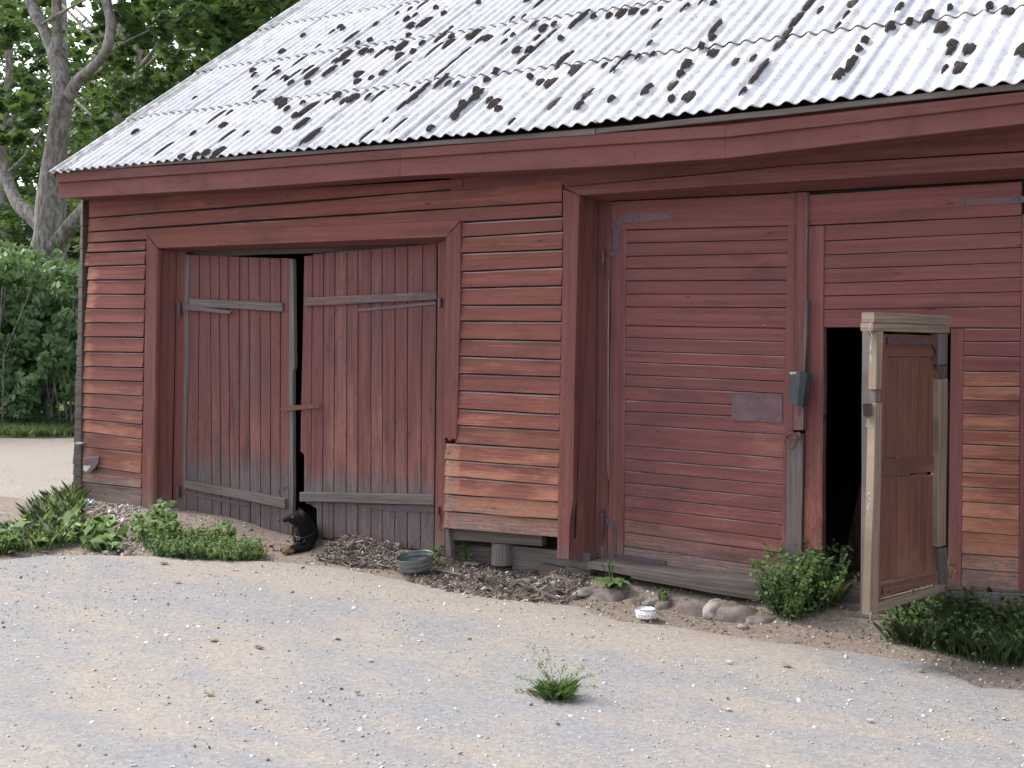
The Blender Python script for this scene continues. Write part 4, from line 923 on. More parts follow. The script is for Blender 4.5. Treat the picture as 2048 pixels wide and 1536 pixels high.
# --- far wood as one mass, closing the horizon
cc = []; rr = []
for i in range(150):
    a = math.radians(random.uniform(88, 172)); R_ = random.uniform(60, 75)
    cc.append(Vector((math.cos(a)*R_, math.sin(a)*R_-8, random.uniform(0, 7)))); rr.append(random.uniform(2.2, 3.8))
for i in range(70):
    a = math.radians(random.uniform(128, 165)); R_ = random.uniform(40, 48)
    cc.append(Vector((math.cos(a)*R_, math.sin(a)*R_-6, random.uniform(0, 5.5)))); rr.append(random.uniform(1.4, 2.2))
o = leaves('distant_wood', clumps(cc, rr, 30, shell=.2), .8, MAPLE_FAR, None, 'quad'); tag(o, 'dark distant wood closing off the view behind the trees at left', 'wood', kind='stuff')
# --- shrubs across the road
def shrub(name, label, items, Y, dens, base_px):
    b0 = P(base_px, 851, Z=.03); t = empty(name, b0); tag(t, label, 'shrub', 'leafy shrubs across the road')
    for q in range(7):
        a = P(base_px+random.uniform(-30, 30), 850, b0.y+random.uniform(-.3, .3)); a.z = 0
        pts = [a, a+Vector((random.uniform(-.5, .5), random.uniform(-.3, .3), 1.2)), a+Vector((random.uniform(-1, 1), random.uniform(-.5, .5), 2.3))]
        v, f = tube(pts, [.022, .014, .006], 6); mesh('stem', v, f, BARK, t)
    cc = []; rr = []
    for (a, b_, r) in items:
        for q in range(3): cc.append(P(a+random.uniform(-14, 14), b_+random.uniform(-14, 14), b0.y+random.uniform(-.3, 1.2))); rr.append(r*random.uniform(.7, 1.0))
    leaves('foliage', clumps(cc, rr, dens, flat=.95, shell=.5), .135, SHRUB, t, 'oval', up=.15, droop=.8, curl=.35)
gr = lambda x0, x1, y0, y1, st, r: [(x, y, r) for x in range(x0, x1, st) for y in range(y0+int(12*math.sin(x*.11)), y1, st)]
shrub('leafy_shrub', 'tall leafy green shrub at the left edge with drooping leaves', gr(-130, 62, 535, 822, 44, .48)+[(5, 510, .3), (-30, 505, .35), (30, 530, .3)], 4.5, 1000, -20)
shrub('leafy_shrub', 'tall leafy green shrub nearest the barn corner', gr(66, 230, 575, 822, 44, .45)+[(110, 548, .3), (90, 560, .3), (145, 562, .28), (128, 540, .2)], 4.5, 1000, 120)
shrub('leafy_shrub', 'far leafy shrub left of the others beyond the road', gr(-420, -150, 520, 850, 60, .6), 4.5, 260, -260)
# --- grass & weeds
def blades(name, pts, h, mat, parent=None, wdt=.0045, lean=.9):
    pts = np.asarray(pts, float); N = len(pts); h = np.broadcast_to(np.asarray(h, float), (N,))*RNG.uniform(.5, 1.25, N)
    a = RNG.uniform(0, 2*PI, N); ln = RNG.uniform(.1, lean, N)*h; dx = np.stack([np.cos(a), np.sin(a), 0*a], 1); sd_ = np.stack([-np.sin(a), np.cos(a), 0*a], 1)
    wv = wdt*RNG.uniform(.6, 1.4, N)[:, None]
    mid = pts+dx*ln[:, None]*.35; mid[:, 2] += h*.6; tip = pts+dx*ln[:, None]; tip[:, 2] += h*.95
    V = np.stack([pts-sd_*wv, pts+sd_*wv, mid+sd_*wv*.8, tip, mid-sd_*wv*.8], 1).reshape(-1, 3)
    if parent is not None: V = V-np.array(origin_of(parent))
    me = bpy.data.meshes.new(name); me.vertices.add(N*5); me.vertices.foreach_set('co', V.ravel()); me.loops.add(N*5)
    me.loops.foreach_set('vertex_index', np.arange(N*5, dtype=np.int32)); me.polygons.add(N)
    me.polygons.foreach_set('loop_start', np.arange(0, N*5, 5, dtype=np.int32)); me.polygons.foreach_set('loop_total', np.full(N, 5, dtype=np.int32)); me.update(calc_edges=True)
    return link(name, me, mat, parent)
def region(poly, n, z=None):
    """random ground points inside a measured outline of the photograph"""
    pl = [(P(a, b_, Z=.03).x, P(a, b_, Z=.03).y) for a, b_ in poly]; xs = [p[0] for p in pl]; ys = [p[1] for p in pl]; o = []
    while len(o) < n:
        x = random.uniform(min(xs), max(xs)); y = random.uniform(min(ys), max(ys)); ins = False
        for i in range(len(pl)):
            x1, y1 = pl[i]; x2, y2 = pl[i-1]
            if (y1 > y) != (y2 > y) and x < (x2-x1)*(y-y1)/(y2-y1)+x1: ins = not ins
        if ins: o.append((x, y, (max(gz(x, y), .0) if z is None else z)))
    return np.array(o)
vg = region([(-500, 858), (-100, 868), (60, 874), (200, 872), (300, 866), (200, 850), (-300, 845)], 9000, .03)
o = blades('verge_grass', vg, .13, GRASS, None, .012); tag(o, 'strip of short sunny grass at the foot of the shrubs across the road', 'grass', kind='stuff')
def stems_and_leaves(par, pts, h, lsize, mat, name='foliage', shape='oval', per=12, spread=.35, stem_mat=None):
    L = []; parts = []
    for p in pts:
        hh = h*random.uniform(.5, 1.15); a = random.uniform(0, 2*PI); tip = Vector(p)+Vector((math.cos(a)*hh*spread*random.random(), math.sin(a)*hh*spread*random.random(), hh))
        p = Vector(p); mid = p.lerp(tip, .5)+Vector((random.uniform(-1, 1), random.uniform(-1, 1), 0))*hh*.06
        parts.append(tube([p, mid, tip], [.003, .0022, .001], 4))
        for q in range(per):
            s = random.uniform(.15, 1.0); c_ = p.lerp(mid, s*2) if s < .5 else mid.lerp(tip, s*2-1)
            b2 = random.uniform(0, 2*PI); rr_ = hh*random.uniform(.04, .22)*(1.2-s)
            L.append(c_+Vector((math.cos(b2)*rr_, math.sin(b2)*rr_, random.uniform(-.01, .02))))
    v, f = merge(parts); tag(mesh('stems', v, f, stem_mat or mat, par), kind='stuff')
    return leaves(name, L, lsize, mat, par, shape, up=.8)
def weed_thing(name, label, cat, poly, nst, h, ls, per=12, shape='oval', mat=None, nblade=0, bh=.1, group=None, spread=.35):
    pts = region(poly, nst); c0 = pts.mean(0); t = empty(name, Vector(c0)); tag(t, label, cat, group)
    stems_and_leaves(t, pts, h, ls, mat or WEED, per=per, shape=shape, spread=spread)
    if nblade: tag(blades('grass_blades', region(poly, nblade), bh, GRASS, t, .0018), kind='stuff')
    return t
weed_thing('leafy_weed', 'broad leaved weeds with a yellow flower at the left edge by the barn corner', 'weeds', [(-60, 1068), (60, 1058), (150, 1030), (165, 1062), (150, 1085), (60, 1100), (-60, 1106)], 60, .16, .105, per=7, nblade=1500, bh=.13)
weed_thing('leafy_weed', 'large leaved burdock weed beside the rubbish under the corner boards', 'weeds', [(150, 1060), (215, 1052), (245, 1075), (225, 1100), (160, 1095)], 26, .13, .15, per=7, nblade=250)
weed_thing('leafy_weed', 'tall grass tuft growing against the barn corner', 'grass', [(60, 1030), (140, 1010), (158, 1035), (130, 1050), (60, 1052)], 8, .16, .05, per=5, nblade=900, bh=.17)
weed_thing('leafy_weed', 'nettle like weeds at the foot of the door casing', 'weeds', [(272, 1060), (345, 1060), (365, 1088), (300, 1100), (270, 1080)], 42, .24, .07, per=13, nblade=300)
weed_thing('leafy_weed', 'low fine leaved weed mat spreading in front of the left plank door', 'weeds', [(300, 1085), (400, 1078), (500, 1098), (535, 1114), (470, 1120), (380, 1117), (310, 1110)], 330, .13, .028, per=22, shape='quad', nblade=1800, bh=.10)
weed_thing('leafy_weed', 'dark leafy weed growing under the left door leaf', 'weeds', [(415, 1078), (470, 1085), (480, 1094), (430, 1092)], 26, .2, .045, per=14)
weed_thing('bushy_weed', 'round bushy green weed beside the wicket doorway sill', 'weeds', [(1530, 1232), (1620, 1215), (1680, 1235), (1665, 1252), (1600, 1256), (1545, 1246)], 150, .34, .034, per=34, nblade=250, bh=.18, spread=.8)
weed_thing('leafy_weed', 'thick patch of grass and weeds at the right edge below the wicket', 'weeds', [(1765, 1290), (1850, 1262), (1960, 1268), (2120, 1280), (2140, 1345), (2000, 1340), (1920, 1322), (1830, 1302)], 240, .20, .036, per=18, nblade=2600, bh=.15, spread=.9)
weed_thing('leafy_weed', 'tall thin weed standing right of the open wicket', 'weeds', [(1880, 1256), (1915, 1256), (1920, 1272), (1885, 1274)], 16, .36, .034, per=26, nblade=120)
weed_thing('leafy_weed', 'tall thin weed at the right edge of the photo', 'weeds', [(1985, 1266), (2015, 1266), (2020, 1280), (1990, 1280)], 12, .36, .034, per=26)
for lab, x, y, h, n_ in (('small weed sprig beside the ribbed basin', 870, 1130, .13, 7), ('weed sprig under the low beam by the door post', 934, 1128, .17, 8), ('weed sprig in front of the round post stump', 1000, 1136, .10, 8), ('little weed between the stones behind the white bowl', 1325, 1206, .07, 9)):
    weed_thing('weed_sprig', lab, 'weeds', [(x-9, y-4), (x+9, y-4), (x+9, y+4), (x-9, y+4)], n_, h, .032, per=11)
# plantain rosette
pc = P(1222, 1182, Z=.05); pl_ = empty('plantain_plant', pc); tag(pl_, 'plantain rosette with broad leaves and seed spikes growing between stones', 'plant')
for k in range(13):
    a = k*2.4; ln = random.uniform(.10, .16); V = []; U = []
    for j in range(7):
        s = j/6; wdt = .036*math.sin(PI*min(1, s*.92+.06))**.8
        r_ = ln*s; z = .09*math.sin(s*1.9)-.03*s*s+.01
        for q in (-1, 0, 1): V.append(pc+Vector((math.cos(a)*r_-math.sin(a)*q*wdt, math.sin(a)*r_+math.cos(a)*q*wdt, z-(0 if q else .008))))
    F = [(j*3+q, j*3+q+1, j*3+q+4, j*3+q+3) for j in range(6) for q in (0, 1)]
    mesh('leaf', V, F, WEED, pl_, smooth=True)
for k in range(9):
    a = random.uniform(0, 6.28); v, f = tube([pc, pc+Vector((math.cos(a)*.04, math.sin(a)*.04, .13)), pc+Vector((math.cos(a)*.07, math.sin(a)*.07, .2))], [.002, .002, .004], 5); mesh('seed_spike', v, f, GRASS, pl_)
# lone weed in the yard
wc = P(1112, 1396, Z=.02); t = empty('yard_weed', wc); tag(t, 'thin green weed sprouting alone from the open yard in the foreground', 'weeds')
SOFTW = leaf_mat('thin_weed', (.12, .24, .06), (.18, .30, .09), dead=(.3, .25, .1), trans=.4, lift=.5)
b_ = []
for i in range(420):
    a = random.uniform(0, 6.28); r_ = random.gauss(0, .035); b_.append((wc.x+math.cos(a)*r_, wc.y+math.sin(a)*r_, .02))
blades('tuft', b_, .075, SOFTW, t, .0022, 1.6)
b_ = []
for i in range(160):
    b_.append((wc.x+random.gauss(-.06, .09)*.8, wc.y+random.gauss(-.02, .03), .02))
b_ = blades('low_grass', b_, .03, leaf_mat('brown_low_grass', (.16, .17, .06), (.22, .17, .08), trans=.2), t, .002, 1.5); tag(b_, kind='stuff')
parts = []; L = []
for (tx, ty) in ((1060, 1285), (1090, 1290), (1120, 1325), (1180, 1330), (1205, 1338), (1155, 1345), (1075, 1320), (1030, 1350), (1085, 1345), (1200, 1375)):
    nn = (np.array([-FW[0], -FW[1], 0])); tip = P(tx, ty, pl=(np.array(wc), nn/np.linalg.norm(nn))); tip += Vector((random.uniform(-.03, .03), random.uniform(-.03, .03), 0))
    mid = wc.lerp(tip, .5)+Vector((0, 0, .03)); parts.append(tube([wc, mid, tip], [.0016, .0012, .0006], 4))
    for q in range(46):
        s = random.uniform(.25, 1); c_ = wc.lerp(mid, s*2) if s < .5 else mid.lerp(tip, s*2-1); L.append(c_+Vector((random.gauss(0, .012), random.gauss(0, .012), random.gauss(0, .008))))
v, f = merge(parts); mesh('stems', v, f, SOFTW, t); tag(leaves('leaflets', L, .014, SOFTW, t, 'quad', up=.3), kind='stuff')
# yellow dandelion head
dc = P(48, 1040, pl=(np.array(P(48, 1080, Z=.05)), np.array([.578, -.816, 0]))); YEL = simple('yellow_petals', (.75, .55, .03), .7, 0, .2, .15, 60)
fl = empty('dandelion_flower', Vector((dc.x, dc.y, .05))); tag(fl, 'single yellow dandelion flower above the weeds at the left edge', 'flower')
v, f = tube([Vector((dc.x, dc.y, .04)), dc], [.002, .002], 5); mesh('stem', v, f, WEED, fl)
V = [dc+Vector((0, 0, .008))]; F = []
for k in range(24):
    a = k*PI/12; r_ = .021 if k % 2 else .014; V.append(dc+Vector((math.cos(a)*r_, math.sin(a)*r_, .002+.006*(k % 2))))
for k in range(24): F.append((0, 1+k, 1+(k+1) % 24))
mesh('petals', V, F, YEL, fl)

# ------------------------------------------------------------------ small things on the ground
# ribbed basin
LNB = simple('grey_green_basin', (.115, .13, .12), .3, 0, .6, .25, 15, (.085, .095, .085), .15)
def lathe(prof, c, sides=32, tilt=(0, 0), sx=1, cap=True, scl=1.0):
    V = []; F = []; R_ = Matrix.Rotation(tilt[0], 3, 'X') @ Matrix.Rotation(tilt[1], 3, 'Y')
    prof = [(a*scl, b_*scl) for a, b_ in prof]
    for r_, z in prof:
        for k in range(sides): t = 2*PI*k/sides; V.append(Vector(c)+R_ @ Vector((math.cos(t)*r_*sx, math.sin(t)*r_, z)))
    for j in range(len(prof)-1):
        for k in range(sides): a = j*sides+k; b_ = j*sides+(k+1) % sides; F.append((a, b_, b_+sides, a+sides))
    if cap: F.append(tuple(reversed(range(sides)))); F.append(tuple((len(prof)-1)*sides+k for k in range(sides)))
    return V, F
bc = P(828, 1142, Z=.035); bas = empty('ribbed_basin', bc); tag(bas, 'grey green ribbed basin lying before the right plank door', 'basin')
pr = [(.115, 0), (.13, .008), (.146, .022), (.155, .036), (.147, .050), (.156, .064), (.163, .078), (.155, .092), (.163, .106), (.168, .116), (.162, .126), (.171, .134), (.166, .135), (.157, .126), (.160, .116), (.156, .104), (.148, .092), (.155, .078), (.148, .064), (.140, .050), (.130, .030), (.115, .014), (.0005, .012)]
v, f = lathe(pr, bc+Vector((0, .03, 0)), 40, (.16, -.05), scl=.86); mesh('bowl', v, f, LNB, bas, smooth=True)
STEEL = simple('wet_food', (.10, .075, .055), .4, 0, .4, .4, 60)
v, f = lathe([(.140, .05), (.10, .054), (.001, .052)], bc+Vector((0, .03, 0)), 24, (.16, -.05), scl=.86); mesh('scraps', v, f, STEEL, bas, smooth=True)
# white enamel bowl
ENA = simple('white_enamel', (.80, .80, .80), .2, 0, .6, .04, 8, None, .02); BLUE = simple('blue_rim_enamel', (.10, .13, .22), .25, 0, .6, .1, 8, None, .02)
wc2 = P(1283, 1238, Z=.022); wb = empty('enamel_bowl', wc2); tag(wb, 'small white enamel bowl with printed flowers beside the foundation stones', 'bowl')
pr = [(.055, 0), (.060, .004), (.0625, .015), (.064, .058), (.0615, .058), (.060, .016), (.055, .009), (.0005, .008)]
cN = wc2+Vector((0, .05, 0)); v, f = lathe(pr, cN, 36); mesh('bowl', v, f, ENA, wb, smooth=True)
v, f = lathe([(.0645, .056), (.0660, .058), (.0655, .0605), (.0625, .0605), (.0615, .058)], cN, 36, cap=False); mesh('rim', v, f, BLUE, wb, smooth=True)
v, f = lathe([(.0600, .047), (.03, .0473), (.001, .047)], cN, 30); mesh('milk', v, f, simple('milk', (.8, .79, .76), .2, 0, .5, .02, 5, None, .0), wb)
for k, (px, col) in enumerate(((1268, 0), (1277, 0), (1284, 1), (1291, 1), (1298, 0))):
    m_ = bpy.data.materials.get('flower_print_%d' % col) or simple('flower_print_%d' % col, [(.35, .05, .10), (.06, .16, .07)][col], .3, 0, .5, .1, 20, None, 0)
    # curved petals sitting on the bowl's wall
    toward = math.atan2(CAM[1]-cN.y, CAM[0]-cN.x)+(-px+1283)/22*1.05
    V = []; zc = .022+.004*(k % 2)
    for j in range(10):
        t2 = 2*PI*j/10; rr_ = .0065 if j % 2 else .0035
        ang = toward+math.cos(t2)*rr_/.064; V.append(cN+Vector((math.cos(ang)*.0652, math.sin(ang)*.0652, zc+math.sin(t2)*rr_)))
    mesh('flower_print', V, [tuple(range(10))], m_, wb)
# chain hanging from the door hinge to the basin
ca, cb_ = P(862, 1024, .10), P(815, 1098, -.02); ch = empty('dog_chain', ca); tag(ch, 'thin rusty chain running from the door hinge down to the basin', 'chain')
proto_l = None; nl = 26
for i in range(nl):
    s = (i+.5)/nl; p = ca.lerp(cb_, s)-Vector((0, 0, .05*math.sin(PI*s))); 
    if proto_l is None:
        pts = [Vector((math.cos(t)*.004, 0, math.sin(t)*.0095)) for t in np.linspace(0, 2*PI, 9)]; v, f = tube(pts, [.0015]*9, 4, close=False)
        proto_l = bpy.data.meshes.new('link'); proto_l.from_pydata([tuple(q) for q in v], [], f); proto_l.materials.append(IRON)
    o = bpy.data.objects.new('link', proto_l); C.objects.link(o); o.parent = ch; o.location = p-ca
    dirv = (cb_-ca).normalized(); q = dirv.to_track_quat('Z', 'X'); o.rotation_mode = 'QUATERNION'; o.rotation_quaternion = q @ Matrix.Rotation(PI/2*(i % 2), 3, 'Z').to_quaternion()
# flat bits scattered: chips, gravel, dung crumbs
def chips(name, pts, size, mat, flat=.35, sides=6, asp=1.6, parent=None, tilt=.25, zoff=.3):
    pts = np.asarray(pts, float); N = len(pts); V = np.zeros((N, 2*sides, 3)); sz = np.broadcast_to(np.asarray(size, float), (N,))*np.exp(RNG.normal(0, .38, N))
    a0 = RNG.uniform(0, 2*PI, N); 
    asp_ = RNG.uniform(1, asp, N)
    ca_, sa_ = np.cos(a0), np.sin(a0); tx = RNG.normal(0, tilt, N); ty = RNG.normal(0, tilt, N)
    for k in range(sides):
        t = 2*PI*k/sides; r_ = RNG.uniform(.7, 1.1, N)*sz*.5
        lx = np.cos(t)*r_*asp_; ly = np.sin(t)*r_/np.sqrt(asp_)
        for lay, sc, zz in ((0, 1.0, 0), (1, .72, 1)):
            x = (lx*ca_-ly*sa_)*sc; y = (lx*sa_+ly*ca_)*sc
            V[:, lay*sides+k] = pts+np.stack([x, y, sz*flat*zz+x*tx+y*ty+sz*flat*zoff], 1)
    F = []
    base_ = [tuple(range(sides, 2*sides))]+[(k, (k+1) % sides, sides+(k+1) % sides, sides+k) for k in range(sides)]
    ld = []; ls = []; lt_ = []
    for q in base_: ls.append(len(ld)); ld += list(q); lt_.append(len(q))
    ld = np.array(ld); ls = np.array(ls); lt_ = np.array(lt_); nb = len(ld)
    me = bpy.data.meshes.new(name); me.vertices.add(N*2*sides); VV = V.reshape(-1, 3)
    if parent is not None: VV = VV-np.array(origin_of(parent))
    me.vertices.foreach_set('co', VV.ravel()); me.loops.add(N*nb); me.loops.foreach_set('vertex_index', (ld[None]+np.arange(N)[:, None]*2*sides).astype(np.int32).ravel())
    me.polygons.add(N*len(ls)); me.polygons.foreach_set('loop_start', (ls[None]+np.arange(N)[:, None]*nb).astype(np.int32).ravel()); me.polygons.foreach_set('loop_total', np.tile(lt_, N).astype(np.int32)); me.update(calc_edges=True)
    return link(name, me, mat, parent)
def multi(name, cols, rough=.85):
    b = NB(name, rough, .2); isl = b.island(); cr = b.n('ShaderNodeValToRGB', Fac=isl); cr.color_ramp.interpolation = 'CONSTANT'
    els = cr.color_ramp.elements
    for i, (p, c) in enumerate(cols):
        e = els[i] if i < 2 else els.new(p); e.position = p; e.color = (*c, 1)
    return b.done(cr.outputs[0])
PEB = multi('gravel_colours', [(0, (.40, .38, .37)), (.3, (.31, .30, .30)), (.5, (.46, .44, .42)), (.68, (.24, .23, .225)), (.76, (.36, .32, .28)), (.95, (.60, .58, .56))])
def yardpts(n, y0, y1, x0=-13.5, x1=.8):
    o = []
    while len(o) < n:
        x = random.uniform(x0, x1); y = y1-(y1-y0)*random.random()**.9; eb = float(np.interp(x, ex, ey))
        if y < eb+.02 and noise.noise(Vector((x*1.1, y*1.1, 2)))+.55 > random.random()*.9: o.append((x, y, .020))
    return o
o = chips('yard_gravel', yardpts(15000, -6.2, 1.2), .008, PEB, .3); tag(o, 'fine pale gravel and stone chips scattered over the dusty yard', 'gravel', kind='stuff')
o = chips('pale_chips', yardpts(1300, -6.0, .5), .016, multi('pale_chip_colours', [(0, (.56, .54, .51)), (.4, (.46, .43, .40)), (.7, (.68, .66, .64)), (.88, (.42, .34, .26))]), .16, asp=1.5); tag(o, 'larger whitish chips lying flat over the yard', 'chips', kind='stuff')
o = chips('dark_crumbs', yardpts(260, -6.0, .5), .012, multi('dark_crumb_colours', [(0, (.10, .07, .05)), (.5, (.14, .11, .09)), (.8, (.20, .13, .07))]), .4, asp=2.2); tag(o, 'dark crumbs of bark and dry dirt scattered over the yard', 'crumbs', kind='stuff')
# soil gravel by the wall
so_ = []
while len(so_) < 3500:
    x = random.uniform(-10.2, -1.4); y = random.uniform(-1.6, .1)
    if y > float(np.interp(x, ex, ey))-.05: so_.append((x, y, gz(x, y)))
o = chips('soil_grit', so_, .012, multi('soil_grit_colours', [(0, (.22, .17, .13)), (.4, (.15, .11, .09)), (.7, (.33, .29, .25)), (.9, (.6, .58, .55))]), .4); tag(o, 'grit and small stones on the bare soil along the barn foot', 'gravel', kind='stuff')
# chopped wood litter
LIT = multi('wood_litter_colours', [(0, (.17, .135, .11)), (.25, (.10, .075, .065)), (.45, (.25, .20, .165)), (.62, (.13, .105, .095)), (.78, (.32, .25, .18)), (.86, (.045, .035, .035)), (.93, (.60, .58, .56))])
h1 = region([(632, 1116), (655, 1104), (700, 1100), (780, 1098), (800, 1102), (795, 1118), (830, 1150), (780, 1134), (700, 1128)], 3200)
h1[:, 2] += RNG.uniform(0, .035, len(h1))
o = chips('wood_litter', h1, .0135, LIT, .22, asp=4.5, tilt=.4); tag(o, 'heap of chopped bark and twigs before the right plank door', 'wood litter', kind='stuff')
h2 = region([(800, 1140), (860, 1128), (960, 1125), (1080, 1132), (1190, 1160), (1185, 1180), (1120, 1205), (1000, 1195), (900, 1180), (820, 1158)], 4200)
h2[:, 2] += RNG.uniform(0, .02, len(h2))
o = chips('wood_litter', h2, .0145, LIT, .22, asp=4.0, tilt=.5); tag(o, 'scatter of splinters and bark between the basin and the stones', 'wood litter', kind='stuff')
rb2 = region([(165, 1020), (280, 1032), (300, 1090), (260, 1112), (200, 1108), (230, 1060), (170, 1040)], 520)
o = chips('rubble', rb2, .02, multi('rubble_colours', [(0, (.36, .33, .30)), (.3, (.25, .20, .17)), (.75, (.6, .58, .56)), (.88, (.2, .15, .12))]), .4, asp=2); tag(o, 'pale plaster crumbs and rubble spilling under the corner boards', 'rubble', kind='stuff')
# bigger pieces one by one
PIECES = [(995, 1168, .16, .04, 20, 'brown bark slab among the litter, left of the pale plank piece'), (1072, 1150, .15, .05, 60, 'reddish plank offcut leaning in the litter'), (945, 1136, .13, .06, 5, 'flat grey board chunk below the low beam'), (1030, 1172, .12, .035, 100, 'short brown splinter in the middle of the litter'), (1095, 1190, .24, .03, -12, 'long grey splinter at the front of the litter'), (1150, 1165, .15, .03, 10, 'grey lath end near the pale stone'), (900, 1148, .22, .03, 3, 'long brown lath right of the ribbed basin'), (1128, 1150, .10, .035, 70, 'small light brown wood block near the stones'), (1010, 1185, .10, .03, 40, 'dark wood chunk at the front edge of the litter'), (960, 1158, .12, .03, -30, 'tilted bark strip behind the front litter'), (1060, 1180, .13, .03, 25, 'dark splinter beside the long grey splinter'), (1175, 1158, .11, .03, 50, 'grey stick standing against the sill end')]
for i, (a, b_, l_, w_, rt2, lab) in enumerate(PIECES):
    p = P(a, b_, Z=.03); z0 = gz(p.x, p.y)+.012; R_ = Matrix.Rotation(math.radians(rt2), 3, 'Z') @ Matrix.Rotation(random.uniform(-.25, .25), 3, 'Y'); p.z = z0+.02
    V = []; 
    for sx in (-.5, -.15, .2, .5):
        ww = w_*(1-.35*abs(sx)+random.uniform(-.15, .15)); hh = .012
        for (qy, qz) in ((-.5, 0), (.5, 0), (.42, 1), (-.38, 1)): V.append(p+R_ @ Vector((sx*l_+random.uniform(-.006, .006), qy*ww, qz*hh+random.uniform(-.002, .002))))
    F = [(j*4+k, j*4+(k+1) % 4, j*4+4+(k+1) % 4, j*4+4+k) for j in range(3) for k in range(4)]+[(3, 2, 1, 0), (12, 13, 14, 15)]
    o = mesh('wood_piece', V, F, [GREYWOOD, PALEWOOD, OLDBEAM, WICK][[2, 3, 0, 2, 0, 0, 1, 1, 2, 2, 2, 0][i]], None, [(q.x*1+q.y, q.z+q.y) for q in V]); tag(o, lab, 'wood piece', 'wood pieces lying in the litter')
# loose leaves and rags on the yard
DRY = [simple('dry_leaf_brown', (.17, .11, .07), .8, 0, .2, .3, 50), simple('dry_leaf_tan', (.30, .22, .12), .8, 0, .2, .3, 50), simple('white_scrap', (.46, .44, .41), .7, 0, .2, .1, 50)]
for i, (a, b_, s_, m_, lab) in enumerate([(428, 1282, .055, 1, 'curled tan and brown dead leaf in the left yard'), (518, 1296, .05, 0, 'dark brown dead leaf right of the curled tan leaf'), (740, 1322, .05, 2, 'folded pale scrap in the middle of the yard'), (1456, 1326, .05, 2, 'pale oval chip left of the yellow leaf'), (1572, 1332, .06, 1, 'yellowish dead leaf below the open wicket'), (328, 1128, .07, 0, 'flattened dark leaf at the edge of the weed mat'), (418, 1390, .045, 1, 'tan leaf in the left foreground yard'), (715, 1388, .03, 0, 'brown crumb of leaf left of the lone weed'), (912, 1421, .03, 2, 'small white and black scrap left of the lone weed'), (355, 1165, .05, 1, 'thin tan leaf below the weed mat'), (1840, 1342, .04, 1, 'small tan chip near the right weeds'), (1455, 1420, .05, 2, 'white chip low in the right foreground'), (1740, 1443, .05, 2, 'flat pale stone chip at the lower right')]):
    p = P(a, b_, Z=.024); V = []; sd2 = i*7.1; n_ = 11; s_ *= .85 if m_ < 2 else .6
    V.append(p+Vector((0, 0, .012)))
    for k in range(n_):
        t = 2*PI*k/n_; r_ = s_*.5*(1+.4*noise.noise(Vector((math.cos(t)*2, math.sin(t)*2, sd2))))*(1.25 if k % 2 else .8)
        V.append(p+Vector((math.cos(t)*r_*1.3, math.sin(t)*r_*.8, .006+.018*abs(noise.noise(Vector((math.cos(t), math.sin(t), sd2+3)))))))
    V += [q-Vector((0, 0, .003)) for q in V]
    F = [(0, 1+k, 1+(k+1) % n_) for k in range(n_)]+[(n_+1, n_+2+(k+1) % n_, n_+2+k) for k in range(n_)]+[(1+k, n_+2+k, n_+2+(k+1) % n_, 1+(k+1) % n_) for k in range(n_)]
    o = mesh('yard_scrap', V, F, DRY[m_], None, smooth=False); tag(o, lab, 'scrap', 'leaves and scraps lying on the yard')
for i, (a, b_, s_, lab) in enumerate([(1486, 1252, .035, 'small white stone below the bushy weed'), (222, 1100, .05, 'white stone chunk below the burdock leaves'), (1330, 1182, .02, 'tiny pale pebble above the white bowl')]):
    p = P(a, b_, Z=.03); o = rock(None, 'loose_stone', (p.x, p.y, gz(p.x, p.y)+.01), (s_, s_*.8, s_*.5), STONE_W, 50+i*3); tag(o, lab, 'stone', 'loose pale stones')
# crushed clear bottle / film at the corner
p = P(172, 1012, -.12); p.z = .11; b = NB('clear_plastic', .15, .6); b.p.inputs['Transmission Weight'].default_value = .6; CLR = b.done((.75, .82, .86))
V = []; F = []; n_ = 9
for i in range(7):
    for k in range(n_): t = 2*PI*k/n_; r_ = .032*(1+.5*noise.noise(Vector((i*.9, math.cos(t)*1.5, math.sin(t)*1.5))))*(.45 if i == 6 else 1); V.append(p+Vector((i*.024, math.cos(t)*r_, math.sin(t)*r_)))
for i in range(6):
    for k in range(n_): a = i*n_+k; b_ = i*n_+(k+1) % n_; F.append((a, b_, b_+n_, a+n_))
F += [tuple(reversed(range(n_))), tuple(6*n_+k for k in range(n_))]
o = mesh('crushed_bottle', V, F, CLR, None, smooth=False); tag(o, 'crushed clear plastic bottle under the barn corner', 'bottle')

# ------------------------------------------------------------------ the dog
nn = np.array([-FW[0], -FW[1], 0]); nn /= np.linalg.norm(nn); dp0 = np.array(P(605, 1095, Z=.05))
def D(px, py, o=0.0): return P(px, py, pl=(dp0+nn*o, nn))
dog = empty('dog', D(610, 1100)); tag(dog, 'black and tan dog lying in the gap under the plank doors, head turned left', 'dog')
chain_ = []   # (name, pos, r, parent)
def J(n_, px, py, o, r_, par): chain_.append((n_, D(px, py, o), r_, par))
J('pelvis', 618, 1052, -.85, .085, None)
J('loin', 616, 1056, -.62, .08, 'pelvis')
J('rib', 614, 1064, -.36, .088, 'loin')
J('chest', 610, 1077, -.12, .094, 'rib')
J('neckb', 610, 1067, -.03, .086, 'chest')
J('neckm', 611, 1054, .0, .068, 'neckb')
J('skull', 604, 1036, .03, .078, 'neckm')
J('brow', 593, 1034, .035, .062, 'skull')
J('stop', 583, 1038, .04, .043, 'brow')
J('muz', 573, 1042, .045, .036, 'stop')
J('nose', 564, 1043, .05, .030, 'muz')
J('fchest', 600, 1083, -.02, .074, 'chest')
J('sh1', 620, 1086, .0, .048, 'chest')
J('el1', 617, 1097, .03, .036, 'sh1')
J('wr1', 594, 1099, .08, .026, 'el1')
J('pa1', 574, 1103, .12, .027, 'wr1')
